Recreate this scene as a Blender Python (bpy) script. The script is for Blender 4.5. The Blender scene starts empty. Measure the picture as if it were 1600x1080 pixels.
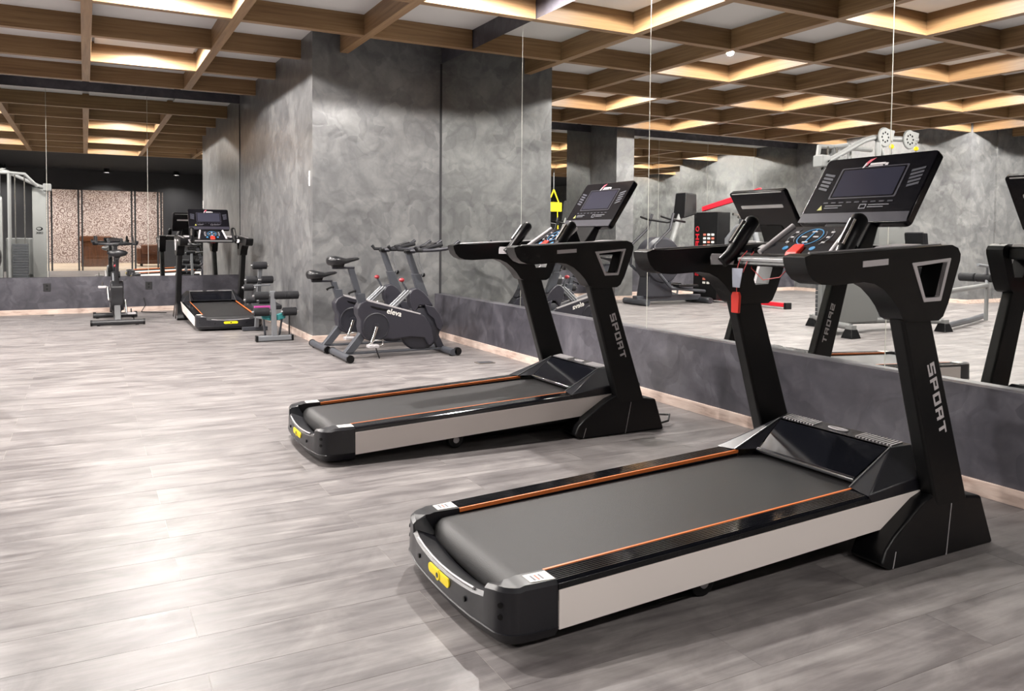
import bpy, bmesh, math, random
from mathutils import Vector, Matrix, geometry
random.seed(7)
S = bpy.context.scene
C = S.collection
PI = math.pi

# ---------------------------------------------------------------- camera
F_PX, YAW, PITCH, ROLL, CY, CAM_H = 1261.2, .48643, .040336, .00821, 421.44, 1.056
fw = Vector((math.sin(YAW)*math.cos(PITCH), math.cos(YAW)*math.cos(PITCH), -math.sin(PITCH)))
rt0 = Vector((math.cos(YAW), -math.sin(YAW), 0)); up0 = rt0.cross(fw)
rt = rt0*math.cos(ROLL) + up0*math.sin(ROLL)
up = up0*math.cos(ROLL) - rt0*math.sin(ROLL)
cam_d = bpy.data.cameras.new('camera'); cam = bpy.data.objects.new('camera', cam_d); C.objects.link(cam)
cam.matrix_world = Matrix(((rt.x, up.x, -fw.x, 0), (rt.y, up.y, -fw.y, 0), (rt.z, up.z, -fw.z, CAM_H), (0, 0, 0, 1)))
cam_d.sensor_width = 36; cam_d.sensor_fit = 'HORIZONTAL'
cam_d.lens = 36*F_PX/1600; cam_d.shift_y = -(540-CY)/1600; cam_d.clip_start = .02; cam_d.clip_end = 200
S.camera = cam

# ---------------------------------------------------------------- world, view, lamp strength
w = bpy.data.worlds.new('world'); S.world = w; w.use_nodes = True
w.node_tree.nodes['Background'].inputs[0].default_value = (.5, .5, .55, 1)
w.node_tree.nodes['Background'].inputs[1].default_value = .005
S.view_settings.view_transform = 'Standard'; S.view_settings.look = 'None'
S.view_settings.gamma = 1; S.view_settings.use_curve_mapping = False
S.view_settings.exposure = 0.0
LAMP_W = 475.0            # each ceiling downlight
LAMP_COL = (1.0, .95, .905)
LOBBY_W = 70.0
ENTRANCE_FILL_W = 85.0  # each added fill lamp at the entrance end
cy = S.cycles
cy.max_bounces = 8; cy.glossy_bounces = 6; cy.diffuse_bounces = 1; cy.transmission_bounces = 4
cy.use_adaptive_sampling = True; cy.adaptive_threshold = .04
cy.caustics_reflective = True; cy.caustics_refractive = False; cy.blur_glossy = 1.0
cy.sample_clamp_indirect = 4.0
cy.use_denoising = True

# ---------------------------------------------------------------- layout (metres)
W = 3.27         # right wall face (plinth) x
WM = 3.33        # mirror plane, set back above the plinth ledge
D = 12.10       # far wall y
XA = 1.975       # side of the jutting block
YB = 7.93        # front of the jutting block
ZB = 2.867       # underside of the ceiling beams = mirror top
ZP = ZB+.185      # coffer panels
MB = .452; MBF = .485        # mirror bottom
XL, YL = -6.40, 8.37   # recess on the left
XLL = -8.2       # far left wall
YBACK = -1.8     # back wall
YEND = 3.42      # coffered ceiling starts here
PIL = (-1.66, -1.30, 11.30)   # pilaster x0, x1, front y

# ---------------------------------------------------------------- materials
def srgb(r, g, b):
    f = lambda c: (c/255/12.92 if c/255 <= .04045 else ((c/255+.055)/1.055)**2.4)
    return (f(r), f(g), f(b), 1)
MATS = {}
def mat(name, col, rough=.5, metal=0., spec=.5, emit=None, estr=0., bump=None, alpha=None, trans=0., coat=0.):
    m = bpy.data.materials.new(name); m.use_nodes = True
    n = m.node_tree.nodes; l = m.node_tree.links; p = n['Principled BSDF']
    p.inputs['Base Color'].default_value = col; p.inputs['Roughness'].default_value = rough
    p.inputs['Metallic'].default_value = metal; p.inputs['Specular IOR Level'].default_value = spec
    if emit: p.inputs['Emission Color'].default_value = emit; p.inputs['Emission Strength'].default_value = estr
    if trans: p.inputs['Transmission Weight'].default_value = trans
    if coat: p.inputs['Coat Weight'].default_value = coat; p.inputs['Coat Roughness'].default_value = .08
    # every surface carries a slight procedural unevenness
    tc = n.new('ShaderNodeNewGeometry'); nz = n.new('ShaderNodeTexNoise')
    nz.inputs['Scale'].default_value = bump[0] if bump else 35.; nz.inputs['Detail'].default_value = 3
    l.new(tc.outputs['Position'], nz.inputs['Vector'])
    if bump:
        b = n.new('ShaderNodeBump'); b.inputs['Strength'].default_value = bump[1]; b.inputs['Distance'].default_value = .004
        l.new(nz.outputs['Fac'], b.inputs['Height']); l.new(b.outputs['Normal'], p.inputs['Normal'])
    elif metal < .99 and not emit and not trans:
        mr = n.new('ShaderNodeMapRange'); mr.inputs[3].default_value = max(.02, rough-.05); mr.inputs[4].default_value = min(1, rough+.05)
        l.new(nz.outputs['Fac'], mr.inputs[0]); l.new(mr.outputs[0], p.inputs['Roughness'])
    MATS[name] = m
    return m
def node_mat(name):
    m = bpy.data.materials.new(name); m.use_nodes = True; MATS[name] = m
    n = m.node_tree.nodes; return m, n, m.node_tree.links, n['Principled BSDF']
def ramp(n, stops):
    r = n.new('ShaderNodeValToRGB'); e = r.color_ramp.elements
    e[0].position, e[0].color = stops[0]; e[1].position, e[1].color = stops[-1]
    for p, c in stops[1:-1]:
        k = e.new(p); k.color = c
    return r
def mapping(n, l, scale, rot=(0, 0, 0)):
    g = n.new('ShaderNodeNewGeometry'); mp = n.new('ShaderNodeMapping')
    mp.inputs['Scale'].default_value = scale; mp.inputs['Rotation'].default_value = rot
    l.new(g.outputs['Position'], mp.inputs['Vector']); return mp.outputs['Vector']

def make_plaster(name, c0, c1, c2, rough):
    m, n, l, p = node_mat(name)
    v = mapping(n, l, (1, 1, 1))
    def noise(scale, detail, dist, vec):
        k = n.new('ShaderNodeTexNoise'); k.inputs['Scale'].default_value = scale; k.inputs['Detail'].default_value = detail
        k.inputs['Distortion'].default_value = dist; l.new(vec, k.inputs['Vector']); return k
    def madd(a, f, b=None):
        k = n.new('ShaderNodeMath'); k.operation = 'MULTIPLY_ADD'; k.inputs[1].default_value = f; l.new(a, k.inputs[0])
        if b is None: k.inputs[2].default_value = 0
        else: l.new(b, k.inputs[2])
        return k.outputs[0]
    # trowel strokes: overlapping cells bent by noise, each a flat pass with a soft edge
    warp = noise(1.7, 3, 0, v)
    mx = n.new('ShaderNodeMix'); mx.data_type = 'VECTOR'; mx.inputs[0].default_value = .55
    l.new(v, mx.inputs[4]); l.new(warp.outputs['Color'], mx.inputs[5])
    vo = n.new('ShaderNodeTexVoronoi'); vo.feature = 'F1'; vo.inputs['Scale'].default_value = 9.0; vo.inputs['Randomness'].default_value = 1
    l.new(mx.outputs[1], vo.inputs['Vector'])
    sep = n.new('ShaderNodeSeparateColor'); l.new(vo.outputs['Color'], sep.inputs[0])
    vo2 = n.new('ShaderNodeTexVoronoi'); vo2.feature = 'DISTANCE_TO_EDGE'; vo2.inputs['Scale'].default_value = 6.0; l.new(mx.outputs[1], vo2.inputs['Vector'])
    edge = n.new('ShaderNodeMapRange'); edge.inputs[2].default_value = .12; l.new(vo2.outputs['Distance'], edge.inputs[0])
    swirl = noise(3.0, 6, 1.6, v); fine = noise(14, 6, 1.5, v); big = noise(.9, 2, .4, v)
    f = madd(big.outputs['Fac'], .28)
    f = madd(sep.outputs[0], .13, f); f = madd(swirl.outputs['Fac'], .50, f); f = madd(fine.outputs['Fac'], .14, f); f = madd(edge.outputs[0], .05, f)
    r = ramp(n, [(.36, c0), (.55, c1), (.80, c2)])
    l.new(f, r.inputs[0]); l.new(r.outputs[0], p.inputs['Base Color'])
    hgt = madd(sep.outputs[0], .25); hgt = madd(swirl.outputs['Fac'], 1.0, hgt); hgt = madd(edge.outputs[0], .35, hgt); hgt = madd(fine.outputs['Fac'], .15, hgt)
    b = n.new('ShaderNodeBump'); b.inputs['Strength'].default_value = .22; b.inputs['Distance'].default_value = .008
    l.new(hgt, b.inputs['Height']); l.new(b.outputs['Normal'], p.inputs['Normal'])
    p.inputs['Roughness'].default_value = rough; p.inputs['Specular IOR Level'].default_value = .6
    return m
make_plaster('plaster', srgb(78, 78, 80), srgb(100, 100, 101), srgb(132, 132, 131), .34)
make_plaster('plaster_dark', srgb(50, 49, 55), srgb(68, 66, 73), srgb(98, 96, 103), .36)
mat('black_paint', srgb(30, 29, 33), .6)
mat('dark_ceiling', srgb(26, 25, 28), .8)

def make_wood(name, scale, stops, rough=.45):
    m, n, l, p = node_mat(name)
    v = mapping(n, l, scale)
    nz = n.new('ShaderNodeTexNoise'); nz.inputs['Scale'].default_value = 1; nz.inputs['Detail'].default_value = 7; nz.inputs['Roughness'].default_value = .62; nz.inputs['Distortion'].default_value = .35
    l.new(v, nz.inputs['Vector'])
    r = ramp(n, stops); l.new(nz.outputs['Fac'], r.inputs[0]); l.new(r.outputs[0], p.inputs['Base Color'])
    b = n.new('ShaderNodeBump'); b.inputs['Strength'].default_value = .12; b.inputs['Distance'].default_value = .003
    l.new(nz.outputs['Fac'], b.inputs['Height']); l.new(b.outputs['Normal'], p.inputs['Normal'])
    p.inputs['Roughness'].default_value = rough
    return m
wst = [(.3, srgb(128, 97, 68)), (.5, srgb(152, 119, 84)), (.7, srgb(170, 138, 101))]
make_wood('oak_x', (1.2, 26, 38), wst)
make_wood('oak_y', (26, 1.2, 38), wst)
bst = [(.3, srgb(168, 142, 130)), (.5, srgb(206, 184, 172)), (.72, srgb(222, 204, 192))]
make_wood('skirting_x', (5, 30, 30), bst, .4)
make_wood('skirting_y', (30, 5, 30), bst, .4)
make_wood('brown_wood', (20, 20, 2), [(.3, srgb(86, 52, 30)), (.7, srgb(126, 80, 48))])
mat('ceiling_white', srgb(222, 219, 217), .85)
mat('grout', srgb(172, 166, 160), .7)

def make_floor():
    m, n, l, p = node_mat('floor_plank')
    g = n.new('ShaderNodeNewGeometry'); oi = n.new('ShaderNodeObjectInfo')
    ad = n.new('ShaderNodeMath'); ad.operation = 'ADD'
    l.new(g.outputs['Random Per Island'], ad.inputs[0]); l.new(oi.outputs['Random'], ad.inputs[1])
    off = n.new('ShaderNodeMath'); off.operation = 'MULTIPLY'; off.inputs[1].default_value = 37.0
    l.new(ad.outputs[0], off.inputs[0])
    cmb = n.new('ShaderNodeCombineXYZ'); l.new(off.outputs[0], cmb.inputs[0]); l.new(off.outputs[0], cmb.inputs[2])
    va = n.new('ShaderNodeVectorMath'); va.operation = 'ADD'
    l.new(g.outputs['Position'], va.inputs[0]); l.new(cmb.outputs[0], va.inputs[1])
    mp = n.new('ShaderNodeMapping'); mp.inputs['Scale'].default_value = (1.1, 13, 1)
    l.new(va.outputs[0], mp.inputs['Vector'])
    nz = n.new('ShaderNodeTexNoise'); nz.inputs['Scale'].default_value = 1.5; nz.inputs['Detail'].default_value = 8; nz.inputs['Roughness'].default_value = .62; nz.inputs['Distortion'].default_value = .9
    l.new(mp.outputs['Vector'], nz.inputs['Vector'])
    mp2 = n.new('ShaderNodeMapping'); mp2.inputs['Scale'].default_value = (2.2, 3.4, 1); l.new(va.outputs[0], mp2.inputs['Vector'])
    cl = n.new('ShaderNodeTexNoise'); cl.inputs['Scale'].default_value = 1.3; cl.inputs['Detail'].default_value = 6; cl.inputs['Roughness'].default_value = .6; cl.inputs['Distortion'].default_value = 1.0
    l.new(mp2.outputs['Vector'], cl.inputs['Vector'])
    mixf = n.new('ShaderNodeMath'); mixf.operation = 'MULTIPLY_ADD'; mixf.inputs[1].default_value = .55
    l.new(cl.outputs['Fac'], mixf.inputs[0])
    h = n.new('ShaderNodeMath'); h.operation = 'MULTIPLY'; h.inputs[1].default_value = .45; l.new(nz.outputs['Fac'], h.inputs[0]); l.new(h.outputs[0], mixf.inputs[2])
    mp3 = n.new('ShaderNodeMapping'); mp3.inputs['Scale'].default_value = (5, 60, 1); l.new(va.outputs[0], mp3.inputs['Vector'])
    st = n.new('ShaderNodeTexNoise'); st.inputs['Scale'].default_value = 1.0; st.inputs['Detail'].default_value = 4; st.inputs['Roughness'].default_value = .7; l.new(mp3.outputs['Vector'], st.inputs['Vector'])
    sm = n.new('ShaderNodeMath'); sm.operation = 'MULTIPLY_ADD'; sm.inputs[1].default_value = .14; l.new(st.outputs['Fac'], sm.inputs[0]); l.new(mixf.outputs[0], sm.inputs[2])
    su = n.new('ShaderNodeMath'); su.operation = 'SUBTRACT'; su.inputs[1].default_value = .065; l.new(sm.outputs[0], su.inputs[0]); mixf = su
    r = ramp(n, [(.33, srgb(82, 77, 77)), (.44, srgb(104, 99, 99)), (.56, srgb(126, 121, 120)), (.70, srgb(150, 145, 143))])
    l.new(mixf.outputs[0], r.inputs[0]); l.new(r.outputs[0], p.inputs['Base Color'])
    b = n.new('ShaderNodeBump'); b.inputs['Strength'].default_value = .10; b.inputs['Distance'].default_value = .004
    l.new(mixf.outputs[0], b.inputs['Height']); l.new(b.outputs['Normal'], p.inputs['Normal'])
    rr = n.new('ShaderNodeMapRange'); rr.inputs[1].default_value = .3; rr.inputs[2].default_value = .75; rr.inputs[3].default_value = .33; rr.inputs[4].default_value = .52
    l.new(nz.outputs['Fac'], rr.inputs[0]); l.new(rr.outputs[0], p.inputs['Roughness']); p.inputs['Specular IOR Level'].default_value = .42
make_floor()

mirror = mat('mirror_glass', (.865, .88, .86, 1), .0, 1.0)
mat('mirror_edge', srgb(196, 196, 186), .35, .3)
mat('black_plastic', srgb(9, 9, 11), .36, 0, .32)
mat('black_satin', srgb(7, 7, 8), .42, 0, .32)
mat('black_gloss', srgb(18, 19, 24), .13, 0, .5, None, 0, None, None, 0, 1.0)
mat('grey_cap', srgb(26, 26, 31), .36)
mat('belt_rubber', srgb(35, 34, 35), .5, 0, .4, None, 0, (420, .25))
mat('cream_panel', srgb(238, 229, 224), .34)
mat('orange_line', srgb(214, 116, 56), .4)
mat('silver', srgb(188, 188, 190), .3, .85)
mat('silver_paint', srgb(176, 172, 174), .4, .2)
mat('pale_print', srgb(206, 200, 202), .5)
mat('white_label', srgb(232, 228, 222), .5)
mat('label_red', srgb(196, 110, 92), .5)
mat('yellow', srgb(240, 214, 24), .42)
mat('screen', srgb(52, 52, 64), .13)
mat('screen_bezel', srgb(13, 12, 17), .2, 0, .4)
mat('console_band', srgb(46, 44, 54), .35)
mat('speaker_bar', srgb(58, 58, 68), .4)
mat('dim_print', srgb(96, 94, 102), .5)
mat('dim_yellow', srgb(170, 168, 84), .5)
mat('logo_red', srgb(214, 88, 108), .45)
mat('blue_print', srgb(66, 136, 186), .4)
mat('key_red', srgb(240, 52, 38), .35)
mat('clear_tag', srgb(178, 182, 196), .2)
mat('cord_red', srgb(196, 62, 62), .5)
mat('cord_black', srgb(20, 20, 20), .5)
mat('bike_grey', srgb(64, 66, 72), .42)
mat('bike_dark', srgb(36, 36, 43), .42)
mat('bike_panel', srgb(43, 42, 50), .42)
mat('saddle', srgb(22, 22, 25), .34)
mat('chrome', srgb(206, 204, 200), .18, 1.0)
mat('knob_red', srgb(150, 44, 52), .35)
mat('foam', srgb(30, 30, 33), .75, 0, .3, None, 0, (160, .4))
mat('tube_grey', srgb(128, 130, 134), .38, .35)
mat('teal', srgb(48, 130, 132), .5)
mat('magenta', srgb(166, 60, 132), .5)
mat('gym_grey', srgb(112, 113, 112), .45)
mat('gym_silver', srgb(140, 141, 141), .35, .4)
mat('gym_plate', srgb(58, 60, 64), .5)
mat('machine_red', srgb(206, 26, 44), .4)
mat('socket_black', srgb(22, 21, 24), .5)
mat('lamp_ring', srgb(214, 210, 204), .5)
mat('lamp_lens', (1, 1, 1, 1), .4, 0, .5, (1, .92, .8, 1), 30.)
mat('lobby_floor', srgb(226, 206, 182), .45)
mat('lobby_light', (1, 1, 1, 1), .4, 0, .5, (1, .93, .86, 1), 6.)
mat('glass', (1, 1, 1, 1), 0., 0, .5, None, 0, None, None, 1.0)
mat('leather_brown', srgb(110, 66, 40), .45)
mat('floor_metal', srgb(120, 112, 106), .4, .5)
mat('switch_white', srgb(230, 228, 226), .5)
mat('steel_dark', srgb(84, 86, 92), .35, .6)
def make_wallpaper():
    m, n, l, p = node_mat('wallpaper')
    v = mapping(n, l, (1, 1, 1))
    vo = n.new('ShaderNodeTexVoronoi'); vo.inputs['Scale'].default_value = 5.0; l.new(v, vo.inputs['Vector'])
    mu = n.new('ShaderNodeMath'); mu.operation = 'MULTIPLY'; mu.inputs[1].default_value = 26; l.new(vo.outputs['Distance'], mu.inputs[0])
    si = n.new('ShaderNodeMath'); si.operation = 'SINE'; l.new(mu.outputs[0], si.inputs[0])
    nz = n.new('ShaderNodeTexNoise'); nz.inputs['Scale'].default_value = 22; nz.inputs['Detail'].default_value = 4; l.new(v, nz.inputs['Vector'])
    a = n.new('ShaderNodeMath'); a.operation = 'MULTIPLY_ADD'; a.inputs[1].default_value = .16; l.new(si.outputs[0], a.inputs[0]); l.new(nz.outputs['Fac'], a.inputs[2])
    r = ramp(n, [(.33, srgb(138, 116, 112)), (.5, srgb(196, 178, 174)), (.66, srgb(232, 220, 218))])
    l.new(a.outputs[0], r.inputs[0]); l.new(r.outputs[0], p.inputs['Base Color']); p.inputs['Roughness'].default_value = .7
make_wallpaper()

# ---------------------------------------------------------------- mesh helpers
class MB_:
    """collects boxes, prisms and tubes; build() links them as ONE mesh object"""
    def __init__(s): s.v = []; s.f = []
    def add(s, vs, fs):
        o = len(s.v); s.v += [tuple(p) for p in vs]; s.f += [tuple(i+o for i in f) for f in fs]; return s
    def box(s, x0, x1, y0, y1, z0, z1):
        vs = [(x, y, z) for z in (z0, z1) for y in (y0, y1) for x in (x0, x1)]
        return s.add(vs, [(0, 2, 3, 1), (4, 5, 7, 6), (0, 1, 5, 4), (1, 3, 7, 5), (3, 2, 6, 7), (2, 0, 4, 6)])
    def hexa(s, b, t):
        """b, t: four corners each, same winding"""
        return s.add(list(b)+list(t), [(3, 2, 1, 0), (4, 5, 6, 7), (0, 1, 5, 4), (1, 2, 6, 5), (2, 3, 7, 6), (3, 0, 4, 7)])
    def prism(s, poly, a, b, axis='v', hole=None):
        """polygon in (u,z) extruded along v (axis v), or in (u,v) extruded along z"""
        P = (lambda q, t: (q[0], t, q[1])) if axis == 'v' else (lambda q, t: (q[0], q[1], t))
        loops = [poly] + ([hole] if hole else [])
        flat = [q for lp in loops for q in lp]; n = len(flat)
        tri = geometry.tessellate_polygon([[Vector((q[0], q[1], 0)) for q in lp] for lp in loops])
        vs = [P(q, a) for q in flat] + [P(q, b) for q in flat]
        fs = []
        if hole:
            fs += [tuple(t) for t in tri] + [tuple(i+n for i in reversed(t)) for t in tri]
        else:
            fs += [tuple(range(n)), tuple(n+i for i in reversed(range(n)))]
        k = 0
        for lp in loops:
            m = len(lp)
            for i in range(m):
                j = (i+1) % m; fs.append((k+i, k+j, n+k+j, n+k+i))
            k += m
        return s.add(vs, fs)
    def tube(s, pts, r, seg=10, caps=True):
        pts = [Vector(p) for p in pts]; rs = r if isinstance(r, (list, tuple)) else [r]*len(pts)
        rings = []; prev = None
        for i, p in enumerate(pts):
            d = (pts[min(i+1, len(pts)-1)]-pts[max(i-1, 0)]).normalized()
            if prev is None:
                a = Vector((0, 0, 1)) if abs(d.z) < .9 else Vector((1, 0, 0)); x = d.cross(a).normalized()
            else:
                x = (prev-d*prev.dot(d)).normalized()
            prev = x; y = d.cross(x)
            rings.append([p+(x*math.cos(2*PI*k/seg)+y*math.sin(2*PI*k/seg))*rs[i] for k in range(seg)])
        vs = [q for rg in rings for q in rg]; fs = []
        for i in range(len(pts)-1):
            for k in range(seg):
                fs.append((i*seg+k, i*seg+(k+1) % seg, (i+1)*seg+(k+1) % seg, (i+1)*seg+k))
        if caps: fs += [tuple(reversed(range(seg))), tuple((len(pts)-1)*seg+k for k in range(seg))]
        return s.add(vs, fs)
    def cyl(s, a, b, r, seg=20): return s.tube([a, b], r, seg)
    def lathe(s, c, axis, prof, seg=24):
        """prof: (radius, offset along axis) list around axis through c"""
        c = Vector(c); d = Vector(axis).normalized(); a = Vector((0, 0, 1)) if abs(d.z) < .9 else Vector((1, 0, 0))
        x = d.cross(a).normalized(); y = d.cross(x); vs = []; fs = []
        for r, o in prof:
            vs += [c+d*o+(x*math.cos(2*PI*k/seg)+y*math.sin(2*PI*k/seg))*max(r, 1e-4) for k in range(seg)]
        for i in range(len(prof)-1):
            for k in range(seg): fs.append((i*seg+k, i*seg+(k+1) % seg, (i+1)*seg+(k+1) % seg, (i+1)*seg+k))
        fs += [tuple(reversed(range(seg))), tuple((len(prof)-1)*seg+k for k in range(seg))]
        return s.add(vs, fs)
    def ball(s, c, r, seg=14, sz=(1, 1, 1)):
        n = 8; prof = [(r*math.sin(PI*i/n), -r*math.cos(PI*i/n)) for i in range(n+1)]
        k = len(s.v); s.lathe((0, 0, 0), (0, 0, 1), prof, seg)
        s.v[k:] = [(c[0]+p[0]*sz[0], c[1]+p[1]*sz[1], c[2]+p[2]*sz[2]) for p in s.v[k:]]
        return s
    def text(s, body, size, M, extrude=.0015, offset=0., bold=0.):
        cu = bpy.data.curves.new('t', 'FONT'); cu.body = body; cu.size = size; cu.extrude = extrude; cu.offset = offset
        cu.align_x = 'CENTER'; cu.align_y = 'CENTER'; cu.resolution_u = 3
        o = bpy.data.objects.new('t', cu); C.objects.link(o)
        dg = bpy.context.evaluated_depsgraph_get(); me = bpy.data.meshes.new_from_object(o.evaluated_get(dg))
        s.add([M @ v.co for v in me.vertices], [tuple(f.vertices) for f in me.polygons])
        bpy.data.objects.remove(o); bpy.data.meshes.remove(me); bpy.data.curves.remove(cu)
        return s
    def xform(s, M):
        s.v = [tuple(M @ Vector(p)) for p in s.v]; return s
    def build(s, name, material, parent=None, bevel=0., smooth=None, seg=2):
        me = bpy.data.meshes.new(name); me.from_pydata(s.v, [], s.f); me.validate()
        bm = bmesh.new(); bm.from_mesh(me); bmesh.ops.recalc_face_normals(bm, faces=bm.faces); bm.to_mesh(me); bm.free()
        me.materials.append(MATS[material])
        if smooth is not None:
            me.shade_smooth(); me.set_sharp_from_angle(angle=math.radians(smooth))
        o = bpy.data.objects.new(name, me); C.objects.link(o)
        if parent is not None: o.parent = parent
        if bevel:
            b = o.modifiers.new('bevel', 'BEVEL'); b.width = bevel; b.segments = seg; b.limit_method = 'ANGLE'; b.angle_limit = math.radians(32)
            if smooth is None:
                me.shade_smooth(); me.set_sharp_from_angle(angle=math.radians(32))
                b.harden_normals = True
        return o
def B(): return MB_()
def tag(o, label=None, cat=None, group=None, kind=None):
    if label: o['label'] = label
    if cat: o['category'] = cat
    if group: o['group'] = group
    if kind: o['kind'] = kind
    return o
def empty(name, loc=(0, 0, 0), rz=0.):
    o = bpy.data.objects.new(name, None); C.objects.link(o); o.location = loc; o.rotation_euler = (0, 0, rz); o.empty_display_size = .1
    return o
def struct(o, label, cat=None):
    o['kind'] = 'structure'; o['label'] = label
    if cat: o['category'] = cat
    return o
KIDS = {}
def copy_tree(o, parent=None, skip=()):
    c = o.copy(); C.objects.link(c)
    if parent is not None: c.parent = parent
    for ch in [x for x in bpy.data.objects if x.parent == o and x.name.split('.')[0] not in skip and x != c]:
        copy_tree(ch, c, skip)
    return c
def rrect(w, h, r, n=4, cx=0., cz=0.):
    pts = []
    for (sx, sz, a0) in ((1, 1, 0), (-1, 1, 90), (-1, -1, 180), (1, -1, 270)):
        for k in range(n+1):
            a = math.radians(a0+90*k/n); pts.append((cx+sx*(w/2-r)+r*math.cos(a), cz+sz*(h/2-r)+r*math.sin(a)))
    return pts
def ngon(r, n=24, cx=0., cz=0.): return [(cx+r*math.cos(2*PI*k/n), cz+r*math.sin(2*PI*k/n)) for k in range(n)]

# ================================================================ SETTING
# ---- floor: slab + planks
floor = struct(B().box(XLL-.3, W+.3, -9.2, D+.3, -.20, -.0008).build('floor', 'grout'), 'grey-beige plank floor of the gym')
PW, PL, Y0, GAP = .1965, 1.219, 1.432, .0013
def plank_mesh(me_name, length):
    o = B().box(-length/2+GAP/2, length/2-GAP/2, -PW/2+GAP/2, PW/2-GAP/2, -.010, 0).build(me_name, 'floor_plank')
    me = o.data; bpy.data.objects.remove(o); return me
full_plank = plank_mesh('plank', PL)
cut_meshes = {}
field = B()
def covered(x, y): return (x < XL and y > YL)
for k in range(-17, 54):
    ya = Y0+k*PW; yb = ya+PW
    if yb < YBACK or ya > D: continue
    xj = .249 if k % 2 == 0 else .869
    x = xj-PL*8
    while x < W:
        a, b = max(x, XLL), min(x+PL, W if ya < YB else XA)
        if ya >= YL: a = max(a, XL)
        if b-a > .02:
            near = (-2 <= k <= 27) and b > -2.0 and b-a > .05
            if near:
                L = b-a
                if abs(L-PL) < 1e-4: me = full_plank
                else:
                    key = round(L, 3)
                    if key not in cut_meshes: cut_meshes[key] = plank_mesh('plank_cut', L)
                    me = cut_meshes[key]
                o = bpy.data.objects.new('plank', me); C.objects.link(o); o.location = ((a+b)/2, (ya+yb)/2, 0); o.parent = floor
            else:
                field.box(a+GAP/2, b-GAP/2, ya+GAP/2, yb-GAP/2, -.010, 0)
        x += PL
f_o = field.build('plank_field', 'floor_plank', floor); f_o['kind'] = 'stuff'
f_o['label'] = 'the remaining floor planks receding into the room'

# ---- walls
def wall(name, mat_, label, *boxes):
    b = B()
    for q in boxes: b.box(*q)
    return struct(b.build(name, mat_), label)
T = .25
ZT = ZP+.06
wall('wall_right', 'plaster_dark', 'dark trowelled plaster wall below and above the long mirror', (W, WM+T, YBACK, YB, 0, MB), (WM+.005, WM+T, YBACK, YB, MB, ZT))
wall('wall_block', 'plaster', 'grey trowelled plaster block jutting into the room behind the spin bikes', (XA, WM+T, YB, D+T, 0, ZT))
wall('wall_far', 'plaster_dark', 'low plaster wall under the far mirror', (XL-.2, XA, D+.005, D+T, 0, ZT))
wall('wall_pilaster', 'plaster', 'narrow plaster pilaster dividing the far mirrors', (PIL[0], PIL[1], PIL[2], D+.005, 0, ZT))
wall('wall_left', 'plaster', 'plaster wall on the left of the equipment recess', (XLL, XL, YL+.03, D+T, 0, ZT), (-6.93, XL, YL, YL+.03, 0, ZT), (XLL, -7.13, YL, YL+.03, 0, ZT))
wall('wall_left_side', 'plaster', 'plaster side wall beyond the multi gym', (XLL-T, XLL, YBACK, YL+.03, 0, ZT))
OX0, OX1, OZ = -1.00, 2.06, 2.30
wall('wall_back', 'black_paint', 'black wall around the glazed entrance', (XLL-T, OX0, YBACK-T, YBACK, 0, ZT), (OX1, W+T, YBACK-T, YBACK, 0, ZT), (OX0, OX1, YBACK-T, YBACK, OZ, ZT))
# ---- skirting
BH, BT = .066, .012
def skirt(name, label, m, *boxes):
    b = B()
    for q in boxes: b.box(*q)
    return struct(b.build(name, m, None, .002), label)
skirt('baseboard_right', 'pinkish wood-look skirting along the mirror wall', 'skirting_y', (W-BT, W, YBACK, YB, 0, BH))
skirt('baseboard_block_front', 'wood-look skirting behind the spin bikes', 'skirting_x', (XA-BT, W-BT, YB-BT, YB, 0, BH))
skirt('baseboard_block_side', 'wood-look skirting beside the ab bench', 'skirting_y', (XA-BT, XA, YB, D, 0, BH))
skirt('baseboard_far', 'wood-look skirting under the far mirror', 'skirting_x', (PIL[1], XA-BT, D-BT, D+.005, 0, BH), (XL, PIL[0], D-BT, D+.005, 0, BH))
skirt('baseboard_pilaster', 'wood-look skirting around the pilaster', 'skirting_x', (PIL[0]-BT, PIL[1]+BT, PIL[2]-BT, PIL[2], 0, BH), (PIL[1], PIL[1]+BT, PIL[2], D-BT, 0, BH))
skirt('baseboard_left', 'wood-look skirting along the left walls', 'skirting_y', (XL, XL+BT, YL, D-BT, 0, BH), (XLL, XL+BT, YL-BT, YL, 0, BH), (XLL, XLL+BT, YBACK, YL-BT, 0, BH))
# dark corner joints
struct(B().box(WM-.010, WM, YB-.010, YB, MB, ZB).build('trim_1', 'black_paint'), 'black joint between mirror and plaster block')
struct(B().box(XA-.010, XA, D-.006, D+.004, MBF, ZB+.05).build('trim_2', 'black_paint'), 'black joint between far mirror and plaster block')

# ---- ceiling
ceiling = struct(B().box(XLL, WM, YEND, D, ZP+.025, ZP+.06).build('ceiling', 'ceiling_white'), 'white coffered ceiling with a grid of oak beams')
struct(B().box(XLL, WM, YBACK, YEND, ZB, ZT).build('ceiling_entrance', 'dark_ceiling'), 'flat black ceiling over the entrance end')
XB = [10.95-1.24*k for k in range(7)]                      # far edge of each cross beam
YBM = [2.291, 1.150, .030, -1.05, -2.13, -3.21, -4.29, -5.38, -6.47, -7.56]
bw, bh = .08, .085
for y in XB:
    x0 = XL if y > YL else XLL
    x1 = XA if y > YB else WM
    B().box(x0, x1, y-bw, y, ZB, ZP+.02).build('beam', 'oak_x', ceiling, .002)
for x in YBM:
    y1 = YB if x > XA else (YL if x < XL else 10.93)
    B().box(x-bh/2, x+bh/2, YEND+.02, y1, ZB-.0015, ZP+.018).build('beam', 'oak_y', ceiling, .002)
edges_x = sorted(YBM); cols = [(edges_x[i]+bh/2, edges_x[i+1]-bh/2) for i in range(len(edges_x)-1)] + [(edges_x[-1]+bh/2, WM)]
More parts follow.
